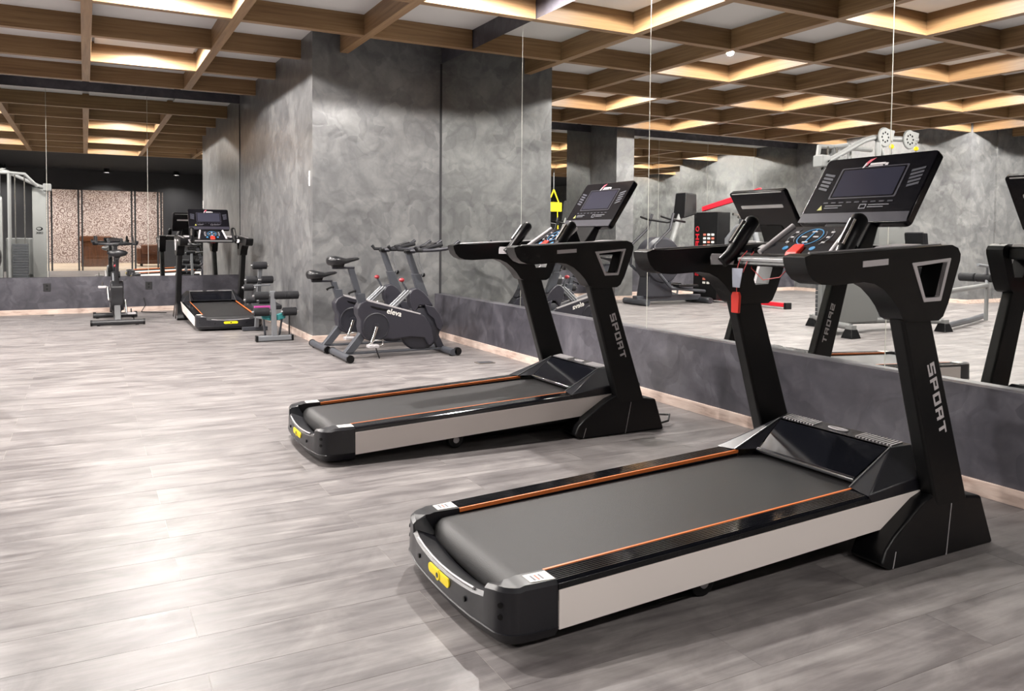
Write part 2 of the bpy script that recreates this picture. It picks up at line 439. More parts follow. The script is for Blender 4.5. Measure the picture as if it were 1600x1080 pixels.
cols = [(XLL, edges_x[0]-bh/2)] + cols
ye = sorted(XB); rows = [(ye[i], ye[i+1]-bw) for i in range(len(ye)-1)] + [(ye[-1], D)]
lamps = []
for ci, (x0, x1) in enumerate(reversed(cols)):            # ci 0 = column at the mirror wall
    for ri, (y0, y1) in enumerate(rows):                  # ri 0 = row nearest the entrance
        xx1 = min(x1, XA) if y0 > YB-.5 and x1 > XA else x1
        yy1 = min(y1, YB) if x0 > XA-.01 else y1
        if xx1-x0 < .1 or yy1-y0 < .1 or (x1 < XL+.1 and y0 > YL-.3): continue
        lit = ci % 2 == 0 and (ri % 2 == (1 if ci % 4 == 0 else 0)) and ri < 6 and not (ci == 0 and ri > 1)
        g_ = .035 if lit else 0
        B().box(x0+g_, xx1-g_, y0+g_, yy1-g_, ZP-(.004 if lit else 0), ZP+.02).build('ceiling_panel', 'ceiling_white', ceiling)
        if lit: lamps.append(((x0+xx1)/2, (y0+yy1)/2, ZP-.004))
# ---- coffer downlights
for i, (x, y, z) in enumerate(lamps):
    d = tag(empty('downlight', (x, y, z)), 'small round downlight glowing inside a lit oak ceiling coffer', 'lamp', 'ceiling downlights')
    B().lathe((0, 0, 0), (0, 0, -1), [(.075, 0), (.075, .004), (.062, .012), (.052, .012), (.052, .0)], 24).build('trim_ring', 'lamp_ring', d, 0, 40)
    B().lathe((0, 0, 0), (0, 0, -1), [(.05, .001), (.05, .006)], 24).build('lens', 'lamp_lens', d)
    ld = bpy.data.lights.new('downlight_beam', 'SPOT'); ld.spot_size = math.radians(176); ld.spot_blend = .30; ld.shadow_soft_size = .035; ld.energy = LAMP_W; ld.color = LAMP_COL
    lo = bpy.data.objects.new('downlight_beam', ld); C.objects.link(lo); lo.parent = d; lo.location = (0, 0, -.014)

for i, x in enumerate((-1.9, .55, 2.35)):  # added fill lamps, no known fixture here, to brighten the treadmill fronts
    d = tag(empty('downlight', (x, -1.0, ZB)), 'added black cylinder fill light under the entrance ceiling', 'lamp', 'added entrance fill lights')
    B().lathe((0, 0, 0), (0, 0, -1), [(.075, 0), (.075, .11), (.068, .11), (.066, .05), (.001, .05)], 24).build('fill_can', 'black_satin', d, 0, 40)
    B().lathe((0, 0, 0), (0, 0, -1), [(.055, .051), (.055, .056)], 24).build('lens', 'lamp_lens', d)
    ld = bpy.data.lights.new('downlight_beam', 'AREA'); ld.shape = 'DISK'; ld.size = .11; ld.energy = ENTRANCE_FILL_W; ld.color = LAMP_COL
    lo = bpy.data.objects.new('downlight_beam', ld); C.objects.link(lo); lo.parent = d; lo.location = (0, 0, -.062)

# ---- mirrors
def mirror_wall(name, label, axis, plane, edges, z0, z1):
    m = tag(empty(name), label, 'mirror')
    for a, b in zip(edges[:-1], edges[1:]):
        bb = B()
        if axis == 'x': bb.box(plane, plane+.005, a+.0025, b-.0025, z0, z1)
        else: bb.box(a+.0025, b-.0025, plane, plane+.005, z0, z1)
        bb.build('mirror_panel', 'mirror_glass', m)
    for e in edges[1:-1]:
        bb = B()
        if axis == 'x': bb.box(plane+.0005, plane+.005, e-.0025, e+.0025, z0, z1)
        else: bb.box(e-.0025, e+.0025, plane+.0005, plane+.005, z0, z1)
        bb.build('joint_strip', 'mirror_edge', m)
    return m
mirror_wall('wall_mirror', 'long wall mirror beside the two large treadmills', 'x', WM, [YBACK+.02, -1.05, .74, 2.526, 4.356, 6.136, YB-.001], MB, ZB)
mirror_wall('wall_mirror', 'far wall mirror behind the upright spin bike', 'y', D, [PIL[1], -.433, .762, XA-.002], MBF, ZB+.06)
mirror_wall('wall_mirror', 'mirror behind the elliptical in the equipment recess', 'y', D, [XL, -5.2, -4.0, -2.82, PIL[0]], MBF, ZB+.06)

# ---- entrance: glazed doors, lobby beyond
LB = -8.6
wall('wall_lobby', 'wallpaper', 'patterned wallpaper of the lobby beyond the entrance', (-4.2, 5.2, LB-.2, LB, 0, 2.9))
wall('wall_lobby_sides', 'wallpaper', 'patterned side walls of the lobby', (-4.4, -4.2, LB, YBACK-T, 0, 2.9), (5.2, 5.4, LB, YBACK-T, 0, 2.9))
struct(B().box(-4.4, 5.4, LB-.2, YBACK-T, 2.9, 3.0).build('ceiling_lobby', 'ceiling_white'), 'white lobby ceiling')
struct(B().box(-4.2, 5.2, LB, YBACK, -.0015, .0005).build('floor_lobby', 'lobby_floor'), 'cream lobby floor beyond the doors')
for n_, (xp, lab) in enumerate(((-.87, 'left'), (-.115, 'left middle'), (1.255, 'right middle'), (1.955, 'right'))):
    for dx in (-.045, .045):
        struct(B().box(xp+dx-.022, xp+dx+.022, YBACK-.10, YBACK-.03, 0, OZ).build('trim_%d' % (3+2*n_+(dx > 0)), 'black_paint', None, .003), 'black upright of the glazed entrance, %s pair' % lab)
for n_, (xa, xb) in enumerate(((-.80, -.185), (-.045, 1.185), (1.325, 1.885))):
    wn = struct(empty('window_%d' % (n_+1), (0, YBACK-.065, 0)), 'glazed panel of the entrance')
    B().box(xa, xb, -.004, .004, .02, OZ-.02).build('pane', 'glass', wn)
for i, (lx, ly) in enumerate(((-1.5, -4.2), (1.5, -4.2), (-1.5, -7.0), (1.5, -7.0))):
    lp = tag(empty('lobby_lamp', (lx, ly, 2.895)), 'square flush ceiling light in the lobby', 'lamp', 'lobby ceiling lights')
    B().box(-.3, .3, -.3, .3, -.03, 0).build('lamp_frame', 'lamp_ring', lp, .004)
    B().box(-.27, .27, -.27, .27, -.034, -.03).build('diffuser', 'lobby_light', lp)
    ld = bpy.data.lights.new('lobby_beam', 'AREA'); ld.size = .5; ld.energy = LOBBY_W; ld.color = (1, .93, .87)
    lo = bpy.data.objects.new('lobby_beam', ld); C.objects.link(lo); lo.parent = lp; lo.location = (0, 0, -.04)

# ================================================================ TREADMILLS
STROKES = {  # squared block letters on a 1 x 1 cell: rectangles (x0,x1,y0,y1)
 'S': [(0, 1, .8, 1), (0, .26, .5, .8), (0, 1, .4, .6), (.74, 1, .2, .5), (0, 1, 0, .2)],
 'P': [(0, .26, 0, 1), (0, 1, .8, 1), (.74, 1, .4, .9), (0, 1, .38, .58)],
 'O': [(0, .26, 0, 1), (.74, 1, 0, 1), (0, 1, .8, 1), (0, 1, 0, .2)],
 'R': [(0, .26, 0, 1), (.74, 1, .45, 1), (0, 1, .8, 1), (0, 1, .36, .56), (.70, .96, 0, .42)],
 'T': [(0, 1, .8, 1), (.37, .63, 0, 1)],
 'N': [(0, .24, 0, 1), (.76, 1, 0, 1), (.2, .8, .4, .62)],
 'A': [(0, .24, 0, 1), (.76, 1, 0, 1), (0, 1, .8, 1), (0, 1, .36, .54)],
 'G': [(0, .24, 0, 1), (0, 1, .8, 1), (0, 1, 0, .2), (.76, 1, 0, .5), (.5, 1, .4, .56)],
}
def block_text(mb, word, place, cw, ch, gap, th):
    """place(a, b, t): a along the word, b up the letter, t out of the face"""
    n = len(word); tot = n*cw+(n-1)*gap; a = -tot/2
    for c in word:
        for k, (x0, x1, y0, y1) in enumerate(STROKES[c]):
            t = th*(1+.04*k)
            q = [(a+x0*cw, (y0-.5)*ch), (a+x1*cw, (y0-.5)*ch), (a+x1*cw, (y1-.5)*ch), (a+x0*cw, (y1-.5)*ch)]
            mb.hexa([place(p[0], p[1], -.001) for p in q], [place(p[0], p[1], t) for p in q])
        a += cw+gap
    return mb

def make_treadmill(loc, rz, label, lanyard=False):
    t = tag(empty('treadmill', loc, rz), label, 'treadmill', 'treadmills')
    H = .354
    sl = lambda u, a, b: a+(b-a)*(u-.15)/(1.36-.15)          # value along the sloping deck
    # --- under-frame
    B().hexa([(.10, -.30, .03), (1.72, -.30, .075), (1.72, .30, .075), (.10, .30, .03)],
             [(.10, -.30, .12), (1.72, -.30, .19), (1.72, .30, .19), (.10, .30, .12)]).build('frame', 'black_satin', t, .01)
    lc = B()
    lc.hexa([(.86, -.22, .012), (1.46, -.22, .012), (1.46, .22, .012), (.86, .22, .012)],
            [(.82, -.24, .085), (1.50, -.24, .085), (1.50, .24, .085), (.82, .24, .085)])
    lc.build('lift_cover', 'black_satin', t, .03, None, 3)
    for s in (-1, 1):
        w_ = B().cyl((.70, s*.26, .042), (.70, s*.30, .042), .042, 20).build('wheel', 'black_satin', t, .006)
        B().cyl((.70, s*.301, .042), (.70, s*.304, .042), .016, 14).build('wheel_hub', 'silver_paint', w_)
    # --- rear cap: towers each side, low lip between
    def plan():
        pts = [(.170, -H-.002), (.10, -H-.002)]
        for k in range(7):
            a = math.radians(-90-75*k/6); pts.append((.075+.075*math.cos(a), -.279+.075*math.sin(a)))
        return pts
    side = plan()
    half = [(p[0], p[1], .172 if p[0] > .07 else .168) for p in side] + [(-.004, -.258, .160), (-.0045, -.252, .134)]
    mid = [(-.008-.014*(1-(v/.25)**2), v, .132-.016*(1-(v/.25)**2)) for v in (-.2, -.14, -.07, 0, .07, .14, .2)]
    pts = half+mid+[(p[0], -p[1], p[2]) for p in reversed(half)]
    prof = []
    for i, (u, v, zt) in enumerate(pts):
        a = Vector(pts[max(i-1, 0)][:2]); b = Vector(pts[min(i+1, len(pts)-1)][:2]); d = (b-a).normalized(); nrm = Vector((-d.y, d.x))
        if nrm.dot(Vector((.3-u, -v))) < 0: nrm = -nrm
        tower = zt > .15
        wd = .082 if tower else .085
        inn = Vector((u, v))+nrm*wd
        if tower: inn = Vector((max(min(u+.005, .170), .05) if u < .1 else u, math.copysign(.272, v)))
        zi = zt-(.0 if tower else .030)
        o1 = Vector((u, v))+nrm*.022; o2 = Vector((u, v)); o3 = Vector((u, v))+nrm*.006; o4 = Vector((u, v))+nrm*.016
        prof.append([(o1.x, o1.y, .020), (o2.x, o2.y, .052), (o2.x+nrm.x*.003, o2.y+nrm.y*.003, .054), (o3.x, o3.y, zt-.010), (o4.x, o4.y, zt), (inn.x, inn.y, zi), (inn.x, inn.y, .05)])
    vs = [q for r_ in prof for q in r_]; n = len(prof[0]); fs = []
    for i in range(len(prof)-1):
        for k in range(n-1): fs.append((i*n+k, i*n+k+1, (i+1)*n+k+1, (i+1)*n+k))
    fs += [tuple(range(n)), tuple((len(prof)-1)*n+k for k in reversed(range(n)))]
    cap = B().add(vs, fs).build('rear_cap', 'grey_cap', t, 0, 38)
    B().box(.02, .17, -.29, .29, .03, .06).build('rear_floor', 'black_satin', cap)
    lip = B()
    lip.tube([(p[0]+.012, p[1], p[2]+.001) for p in mid], .0035, 8).build('lip_edge', 'silver_paint', cap, 0, 60)
    bd = B(); bpoly = rrect(.150, .026, .0129, 5)
    face = lambda v: -.0085-.014*(1-(v/.25)**2)
    m_ = len(bpoly); vsf = [(face(q[0])+.0015, q[0], .090+q[1]) for q in bpoly]; vsb = [(face(q[0])+.012, q[0], .090+q[1]) for q in bpoly]
    bd.add(vsf+vsb, [(i, (i+1) % m_, m_+(i+1) % m_, m_+i) for i in range(m_)])
    mid_f = len(bd.v); bd.v.append((face(0)+.0005, 0, .090)); bd.f += [(i, (i+1) % m_, mid_f) for i in range(m_)]
    badge = bd.build('badge', 'yellow', cap); badge['label'] = 'yellow oval badge'
    B().lathe((-.0222, 0, .090), (-1, 0, 0), [(.0150, -.006), (.0150, .0012), (.0005, .0012)], 20).build('badge_ring', 'yellow', cap)
    B().lathe((-.0222, 0, .090), (-1, 0, 0), [(.0075, -.006), (.0075, .0020), (.0005, .0020)], 16).build('badge_emblem', 'screen_bezel', cap)
    for s in (-1, 1):
        for (u_, v_, z_) in ((-.0125, .165, .086), (.018, .318, .125), (.018, .318, .095)):
            dx = -1 if v_ < .2 else -.75; dy = 0 if v_ < .2 else s*.66
            B().lathe((u_, s*v_, z_), (dx, dy, 0), [(.0075, -.02), (.0075, .003), (.005, .003), (.005, .0035)], 12).build('screw', 'black_satin', cap)
    # --- belt
    bp = []
    for k in range(9):
        a = math.radians(-100-170*k/8+0); bp.append((.118+.050*math.cos(a), .104+.050*math.sin(a)))
    bp = [(1.46, .14)] + [(.118, .054)] + bp[1:] + [(1.46, .206)]
    bp = [(1.46, .15), (.125, .055)] + [(.118-.050*math.sin(PI*k/10), .105-.050*math.cos(PI*k/10)) for k in range(1, 10)] + [(.125, .155), (1.46, .207)]
    B().prism(bp, -.262, .262).build('belt', 'belt_rubber', t, 0, 40)
    # --- side rails, stripes, panels
    for s in (-1, 1):
        vv = [.272, .276]
        prof = [(.270, -.028), (.270, -.001), (.276, .0)]
        for k in range(7): b0 = .280+k*.0095; prof += [(b0, .0), (b0+.002, .0022), (b0+.0065, .0022), (b0+.0085, 0)]
        prof += [(.348, -.001), (H, -.006), (H, -.030)]
        rail = B(); n = len(prof); vs = []
        for (u, zt) in ((.168, .170), (1.37, .2225)): vs += [(u, s*p[0], zt+p[1]) for p in prof]
        rail.add(vs, [(i, i+1, n+i+1, n+i) for i in range(n-1)]+[(n-1, 0, n, 2*n-1), tuple(range(n)), tuple(n+i for i in reversed(range(n)))])
        r_ = rail.build('side_rail', 'black_gloss', t)
        st = B().hexa([(.168, s*.268, .160), (1.37, s*.268, .2125), (1.37, s*.2755, .2125), (.168, s*.2755, .160)],
                      [(.168, s*.268, .1722), (1.37, s*.268, .2247), (1.37, s*.2755, .2247), (.168, s*.2755, .1722)]).build('orange_stripe', 'orange_line', r_)
        st['label'] = 'thin orange stripe'
        B().hexa([(.168, s*(H-.006), .120), (1.62, s*(H-.006), .185), (1.62, s*H, .185), (.168, s*H, .120)],
                 [(.168, s*(H-.006), .165), (1.37, s*(H-.006), .2165), (1.37, s*H, .2165), (.168, s*H, .165)]).build('rail_skirt', 'black_plastic', r_)
        p_ = B().hexa([(.168, s*(H-.010), .045), (1.72, s*(H-.010), .1195), (1.72, s*(H+.0035), .1195), (.168, s*(H+.0035), .045)],
                      [(.168, s*(H-.010), .149), (1.72, s*(H-.010), .2150), (1.72, s*(H+.0035), .2150), (.168, s*(H+.0035), .149)]).build('side_panel', 'cream_panel', t, .0015)
        p_['label'] = 'cream white side panel'
        la = B().hexa([(.098, s*.284, .170), (.166, s*.284, .1705), (.166, s*.338, .1705), (.098, s*.330, .170)],
                      [(.098, s*.284, .1735), (.166, s*.284, .1735), (.166, s*.338, .1735), (.098, s*.330, .1735)]).build('sticker', 'white_label', cap)
        for j in range(3): B().box(.112+.012*j, .117+.012*j, min(s*.296, s*.326), max(s*.296, s*.326), .1735, .1739).build('sticker_print', 'label_red' if j == 1 else 'dim_print', cap)
    # --- motor hood
    A_ = (1.350, .3545, .228); Bn = (1.353, .270, .228); Cc = (1.431, .226, .232); RF = (1.575, .254, .333); RB = (1.656, .284, .342); S_ = (1.700, .3545, .268); F_ = (1.83, .30, .24); G_ = (1.83, .30, .10); S0 = (1.700, .3545, .200); A0 = (1.36, .3545, .200)
    P = [A_, Bn, Cc, RF, RB, S_, F_, G_, S0, A0]; L = [(p[0], -p[1], p[2]) for p in P]; k = len(P)
    fs = []
    for o in (0, k): fs += [(o+0, o+3, o+1), (o+1, o+3, o+2), (o+0, o+5, o+4, o+3), (o+5, o+6, o+4), (o+5, o+8, o+7, o+6), (o+0, o+9, o+8, o+5)]
    fs += [(3, 4, k+4, k+3), (4, 6, k+6, k+4), (6, 7, k+7, k+6)]
    hood = B().add(P+L, fs).build('motor_hood', 'grey_cap', t, .004, None, 2)
    def hp(a, b, out=0.):   # point on the sloping hood panel: a across -1..1, b up 0..1
        v = a*(.226+(.254-.226)*b); u = 1.431+.144*b; z = .232+.101*b
        return (u-.574*out, v, z+.819*out)
    B().hexa([hp(-.97, .03, -.02), hp(.97, .03, -.02), hp(.97, .97, -.02), hp(-.97, .97, -.02)], [hp(-.97, .03, .0), hp(.97, .03, .0), hp(.97, .97, .0), hp(-.97, .97, .0)]).build('hood_panel', 'black_gloss', hood)
    for s in (-1, 1):
        B().tube([(Bn[0], s*Bn[1], Bn[2]+.001), (RF[0], s*RF[1], RF[2]+.001)], .0028, 6).build('hood_trim', 'silver', hood, 0, 60)
    B().tube([hp(-1, 0, -.004), hp(1, 0, -.004)], .010, 10).build('hood_lip', 'black_gloss', hood, 0, 60)
    for s in (-1, 1):
        for j in range(11):
            v = s*(.10+.0145*j); z = .3372
            B().hexa([(1.590, v-.003, z-.004), (1.645, v+.004*s-.003, z+.002), (1.645, v+.004*s+.003, z+.002), (1.590, v+.003, z-.004)],
                     [(1.590, v-.003, z+.0012), (1.645, v+.004*s-.003, z+.0072), (1.645, v+.004*s+.003, z+.0072), (1.590, v+.003, z+.0012)]).build('vent_rib', 'silver_paint', hood)
    og = B(); zt = .3385
    outer = [(1.615+.016*math.cos(2*PI*i/20), .045*math.sin(2*PI*i/20)) for i in range(20)]; inner = [(1.615+.010*math.cos(2*PI*i/20), .036*math.sin(2*PI*i/20)) for i in range(20)]
    og.prism(outer, zt, zt+.004, 'z', inner).build('hood_emblem', 'silver_paint', hood)
    # --- feet
    fp = [(1.362, 0), (1.322, .022), (1.345, .066), (1.39, .10), (1.545, .19), (1.60, .207), (1.858, .168), (1.902, 0)]
    for s in (-1, 1):
        ft = B(); m_ = len(fp)
        vs = [(p[0], s*(.300), p[1]) for p in fp]+[(p[0], s*(.428-.12*p[1]), p[1]) for p in fp]
        ft.add(vs, [tuple(range(m_)), tuple(m_+i for i in reversed(range(m_)))]+[(i, (i+1) % m_, m_+(i+1) % m_, m_+i) for i in range(m_)])
        foot = ft.build('foot', 'black_plastic', t, .010, None, 3)
        for (ua, za, ub, zb) in ((1.372, .006, 1.392, .055), (1.640, .004, 1.690, .165)):
            off = lambda z: s*(.4286-.12*z)
            B().hexa([(ua-.0015, off(za)-s*.002, za), (ua+.0015, off(za)-s*.002, za), (ub+.0015, off(zb)-s*.002, zb), (ub-.0015, off(zb)-s*.002, zb)],
                     [(ua-.0015, off(za)+s*.0012, za), (ua+.0015, off(za)+s*.0012, za), (ub+.0015, off(zb)+s*.0012, zb), (ub-.0015, off(zb)+s*.0012, zb)]).build('foot_seam', 'silver_paint', foot)
        # upright
        ua = lambda z: 1.690-.325*(z-.18)          # centre line
        hw = lambda z: .086-.021*(z-.18)
        up_ = B().hexa([(ua(.14)-hw(.14), s*.348, .14), (ua(.14)+hw(.14), s*.348, .14), (ua(.14)+hw(.14), s*.408, .14), (ua(.14)-hw(.14), s*.408, .14)],
                       [(ua(.86)-hw(.86), s*.350, .86), (ua(.86)+hw(.86), s*.350, .86), (ua(.86)+hw(.86), s*.406, .86), (ua(.86)-hw(.86), s*.406, .86)]).build('upright', 'black_satin', t, .012, None, 3)
        if s < 0:
            tx = B(); zc = .530; uc = ua(zc)+.022; dv = Vector((.325, 0, -1)).normalized(); ev = Vector((1, 0, .325)).normalized()
            def place(a, b, th): q = Vector((uc, -.4065, zc))+dv*a+ev*b; return (q.x, q.y-th, q.z)
            block_text(tx, 'SPORT', place, .042, .036, .011, .0012).build('lettering', 'pale_print', up_)['label'] = 'pale SPORT lettering down the upright'
        # arm with triangular window
        ap = [(.957, 1.004), (.960, .985), (.972, .957), (.995, .935), (1.03, .922), (1.08, .919), (1.215, .926), (1.262, .920), (1.305, .902), (1.345, .872), (1.375, .842), (1.400, .806), (1.425, .795), (1.580, .793), (1.603, .806), (1.628, .850), (1.684, .990), (1.686, 1.012), (1.672, 1.032), (1.640, 1.042), (1.06, 1.013), (.985, 1.013)]
        hole = [(1.462, .972), (1.615, .986), (1.578, .872), (1.508, .870)]
        arm = B().prism(ap, s*.332, s*.418, 'v', hole).build('arm', 'black_plastic', t, .009, None, 3)
        fr_o = [(1.436, .984), (1.636, 1.000), (1.588, .857), (1.500, .855)]
        B().prism(fr_o, s*.400, s*.4205, 'v', hole).build('window_frame', 'pale_print', arm, .004)['label'] = 'silver frame of the triangular arm window'
        B().hexa([(1.205, s*.4175, .972), (1.322, s*.4175, .979), (1.322, s*.4195, .979), (1.205, s*.4195, .972)],
                 [(1.205, s*.4175, .991), (1.322, s*.4175, .998), (1.322, s*.4195, .998), (1.205, s*.4195, .991)]).build('arm_plate', 'pale_print', arm)
        B().tube([(1.02, s*.375, 1.0145), (1.64, s*.375, 1.0425)], .004, 6).build('arm_highlight', 'silver_paint', arm, 0, 60)
        # pulse grip
        gr = B().tube([(1.262, s*.262, .965), (1.300, s*.255, .995), (1.345, s*.250, 1.055), (1.400, s*.246, 1.125), (1.408, s*.246, 1.135)], [.022, .026, .029, .029, .020], 14).build('grip', 'black_plastic', t, 0, 60)
        B().tube([(1.316, s*.2545, 1.028), (1.378, s*.2495, 1.110)], .0125, 8).xform(Matrix.Translation((-.015, 0, .013))).build('pulse_sensor', 'chrome', gr, 0, 60)
        B().hexa([(1.228, s*.29, .955), (1.30, s*.24, .955), (1.31, s*.24, .985), (1.235, s*.30, .985)],
                 [(1.233, s*.288, .962), (1.30, s*.243, .962), (1.31, s*.243, 1.0), (1.24, s*.298, 1.0)]).build('grip_base', 'silver_paint', gr, .003)
    # --- dash between the arms
    dash = B().hexa([(1.300, -.335, .955), (1.640, -.335, .965), (1.640, .335, .965), (1.300, .335, .955)],
                    [(1.312, -.335, .995), (1.640, -.335, 1.022), (1.640, .335, 1.022), (1.312, .335, .995)]).build('dash', 'black_plastic', t, .008, None, 2)
    B().box(1.300, 1.309, -.22, .22, .972, .985).build('dash_trim', 'silver', dash, .002)
    for s in (-1, 1):
        B().hexa([(1.50, s*.20, 1.02), (1.63, s*.20, 1.026), (1.63, s*.325, 1.026), (1.50, s*.325, 1.02)],
                 [(1.52, s*.22, 1.034), (1.63, s*.20, 1.044), (1.63, s*.315, 1.044), (1.52, s*.315, 1.034)]).build('tray', 'silver_paint', dash, .004)
        B().lathe((1.44, s*.255, 1.012), (0, 0, 1), [(.044, -.05), (.046, .006), (.036, .006), (.034, -.045)], 20).build('cup_holder', 'black_gloss', dash, 0, 40)
    # --- keypad pod
    pod = B().hexa([(1.352, -.168, .985), (1.54, -.140, 1.01), (1.54, .140, 1.01), (1.352, .168, .985)],
                   [(1.362, -.160, 1.008), (1.505, -.128, 1.108), (1.505, .128, 1.108), (1.362, .160, 1.008)]).build('keypad', 'black_gloss', t, .010, None, 3)
    pu = Vector((.143, 0, .100)).normalized(); pn = Vector((-.573, 0, .819))
    pc = Vector((1.4335, 0, 1.058))+pn*.0008
    def pp(a, b, th): q = pc+Vector((0, -a, 0))+pu*b+pn*th; return (q.x, q.y, q.z)
    def flat(mb, poly, th=.0012, hole=None):
        m_ = B().prism(poly, -.0005, th, 'z', hole); mb.add([pp(*q) for q in m_.v], m_.f); return mb
    flat(B(), ngon(.052, 28, 0, .012), .0012, ngon(.048, 28, 0, .012)).build('dial_ring', 'blue_print', pod)
    flat(B(), [(-.003, -.035), (.003, -.035), (.003, .06), (-.003, .06)]).build('dial_bar', 'blue_print', pod)
    for (a, b) in ((-.026, .012), (.026, .012), (0, .044), (0, -.022)):
        flat(B(), [(a-.012, b-.003), (a+.012, b-.003), (a+.012, b+.003), (a-.012, b+.003)], .0018).build('dial_mark', 'pale_print', pod)
    for s in (-1, 1):
        for r_ in (.068, .096):
            arc = [(s*r_*math.cos(math.radians(a)), .012+.8*r_*math.sin(math.radians(a))) for a in range(-40, 41, 16)]
            arc2 = [(s*(r_-.003)*math.cos(math.radians(a)), .012+.8*(r_-.003)*math.sin(math.radians(a))) for a in range(40, -41, -16)]
            flat(B(), arc+arc2).build('key_arc', 'dim_print', pod)
        for b in (-.022, .010, .042):
            flat(B(), [(s*.075, b-.004), (s*.089, b-.004), (s*.089, b+.004), (s*.075, b+.004)]).build('key_mark', 'pale_print', pod)
        flat(B(), ngon(.012, 10, s*.062, -.060)).build('start_key', 'blue_print', pod)
    for s in (-1, 1):
        B().tube([(1.358, s*.164, 1.006), (1.500, s*.134, 1.108)], .011, 8).build('keypad_edge', 'pale_print', pod, 0, 60)
    key = B().hexa([(1.330, -.030, .955), (1.352, -.030, .950), (1.352, .030, .950), (1.330, .030, .955)],
                   [(1.345, -.028, 1.010), (1.392, -.026, 1.042), (1.392, .026, 1.042), (1.345, .028, 1.010)]).build('safety_key', 'key_red', pod, .006, None, 2)
    key['label'] = 'red safety key'
    # --- display
    dt = Vector((.556, 0, .831)); dn = Vector((-.831, 0, .556)); dc = Vector((1.727, 0, 1.252))
    def dp(a, b, th): q = dc+Vector((0, -a, 0))+dt*b+dn*th; return (q.x, q.y, q.z)
    def dflat(poly, th0, th1, hole=None):
        m_ = B().prism(poly, th0, th1, 'z', hole); o = B(); o.add([dp(*q) for q in m_.v], m_.f); return o
    disp = dflat(rrect(.492, .318, .020, 4), -.034, 0).build('display', 'screen_bezel', t, .006, None, 3)
    dflat(rrect(.27, .128, .004, 2, 0, .030), -.001, .0012).build('screen', 'screen', disp)['label'] = 'dark switched-off screen'
    dflat(rrect(.30, .150, .006, 2, 0, .030), -.001, .0008, rrect(.285, .139, .006, 2, 0, .030)).build('screen_border', 'console_band', disp)
    dflat([(-.243, -.155), (.243, -.155), (.238, -.112), (-.238, -.112)], -.001, .0010).build('lower_band', 'console_band', disp)
    for s in (-1, 1):
        for j in range(5):
            b = -.004+.017*j; x0 = .170+.006*(4-j)*.3; x1 = .222
            dflat([(s*x0, b), (s*x1, b+.012), (s*x1, b+.022), (s*x0, b+.011)] if s > 0 else [(s*x0, b+.011), (s*x1, b+.022), (s*x1, b+.012), (s*x0, b)], -.001, .0012).build('speaker_bar', 'speaker_bar', disp)
    # emblem: swoosh + line of small print
    sw = [(-.052, .106), (-.049, .124), (-.036, .139), (-.012, .146), (-.022, .136), (-.034, .122), (-.040, .110)]
    dflat(sw, -.001, .0016).build('logo_swoosh', 'logo_red', disp)
    dflat([(-.056, .100), (-.048, .100), (-.040, .122), (-.048, .124)], -.001, .0020).build('logo_tip', 'pale_print', disp)
    for (x0, x1, b0, b1) in ((-.026, .040, .112, .121), (-.030, .034, .105, .109), (.042, .054, .106, .118)):
        dflat([(x0, b0), (x1, b0), (x1, b1), (x0, b1)], -.001, .0016).build('logo_print', 'pale_print', disp)
    for j in range(9):
        x0 = -.160+.036*j
        dflat([(x0, -.066), (x0+.022, -.066), (x0+.022, -.060), (x0, -.060)], -.001, .0012).build('button_mark', 'console_band', disp)
    dflat([(-.176, -.098), (-.152, -.098), (-.164, -.074)], -.001, .0016).build('warning_mark', 'dim_yellow', disp)
    for (x0, x1, b) in ((-.146, -.066, -.080), (-.146, -.080, -.090), (.052, .140, -.080), (.052, .120, -.090)):
        dflat([(x0, b), (x1, b), (x1, b+.004), (x0, b+.004)], -.001, .0014).build('small_print', 'dim_print', disp)
    dflat(rrect(.030, .022, .002, 2, .030, -.085), -.001, .0014, rrect(.022, .014, .002, 2, .030, -.085)).build('print_icon', 'dim_print', disp)
    B().hexa([(1.545, -.12, 1.01), (1.63, -.12, 1.02), (1.63, .12, 1.02), (1.545, .12, 1.01)],
             [(1.660, -.10, 1.14), (1.705, -.10, 1.15), (1.705, .10, 1.15), (1.660, .10, 1.14)]).build('display_neck', 'black_plastic', t, .008)
    bk = dflat(rrect(.37, .024, .006, 2, 0, .045), -.037, -.034).build('back_strip', 'pale_print', disp); dflat(rrect(.44, .006, .002, 2, 0, .150), -.0365, -.034).build('back_edge_glint', 'pale_print', disp)  # pale strip at the top edge paints the lamp glint on the bevel
    if lanyard:
        ln = B().tube([(1.335, .0, .952), (1.325, .03, .918), (1.315, .10, .905), (1.32, .165, .945), (1.335, .185, 1.0)], .0018, 6)
        ln.tube([(1.335, .205, 1.010), (1.300, .205, .98), (1.286, .204, .945)], .0018, 6)
        ln.tube([(1.33, .165, 1.008), (1.300, .168, .97), (1.290, .178, .93)], .0018, 6)
        ln.tube([(1.286, .204, .945), (1.284, .204, .880), (1.284, .204, .850)], .0018, 6)
        lo = ln.build('lanyard', 'cord_red', t, 0, 60); lo['label'] = 'red safety cord wound around the grip base'
        B().prism([(.226, .945), (.168, .945), (.184, .872), (.222, .872)], 1.279, 1.2815, 'v').xform(Matrix(((0, 1, 0, 0), (1, 0, 0, 0), (0, 0, 1, 0), (0, 0, 0, 1)))).build('tag', 'clear_tag', lo, .001)
        B().prism([(.182, .840), (.188, .855), (.220, .855), (.226, .840), (.224, .775), (.186, .775)], 1.276, 1.288, 'v').xform(Matrix(((0, 1, 0, 0), (1, 0, 0, 0), (0, 0, 1, 0), (0, 0, 0, 1)))).build('clip', 'key_red', lo, .003)['label'] = 'hanging red clip'
    return t
tm1 = make_treadmill((.90, 2.101, 0), 0, 'nearest black treadmill with cream side panel and a red clip hanging from its arm', True)
def re_label(root, label): root['label'] = label; return root
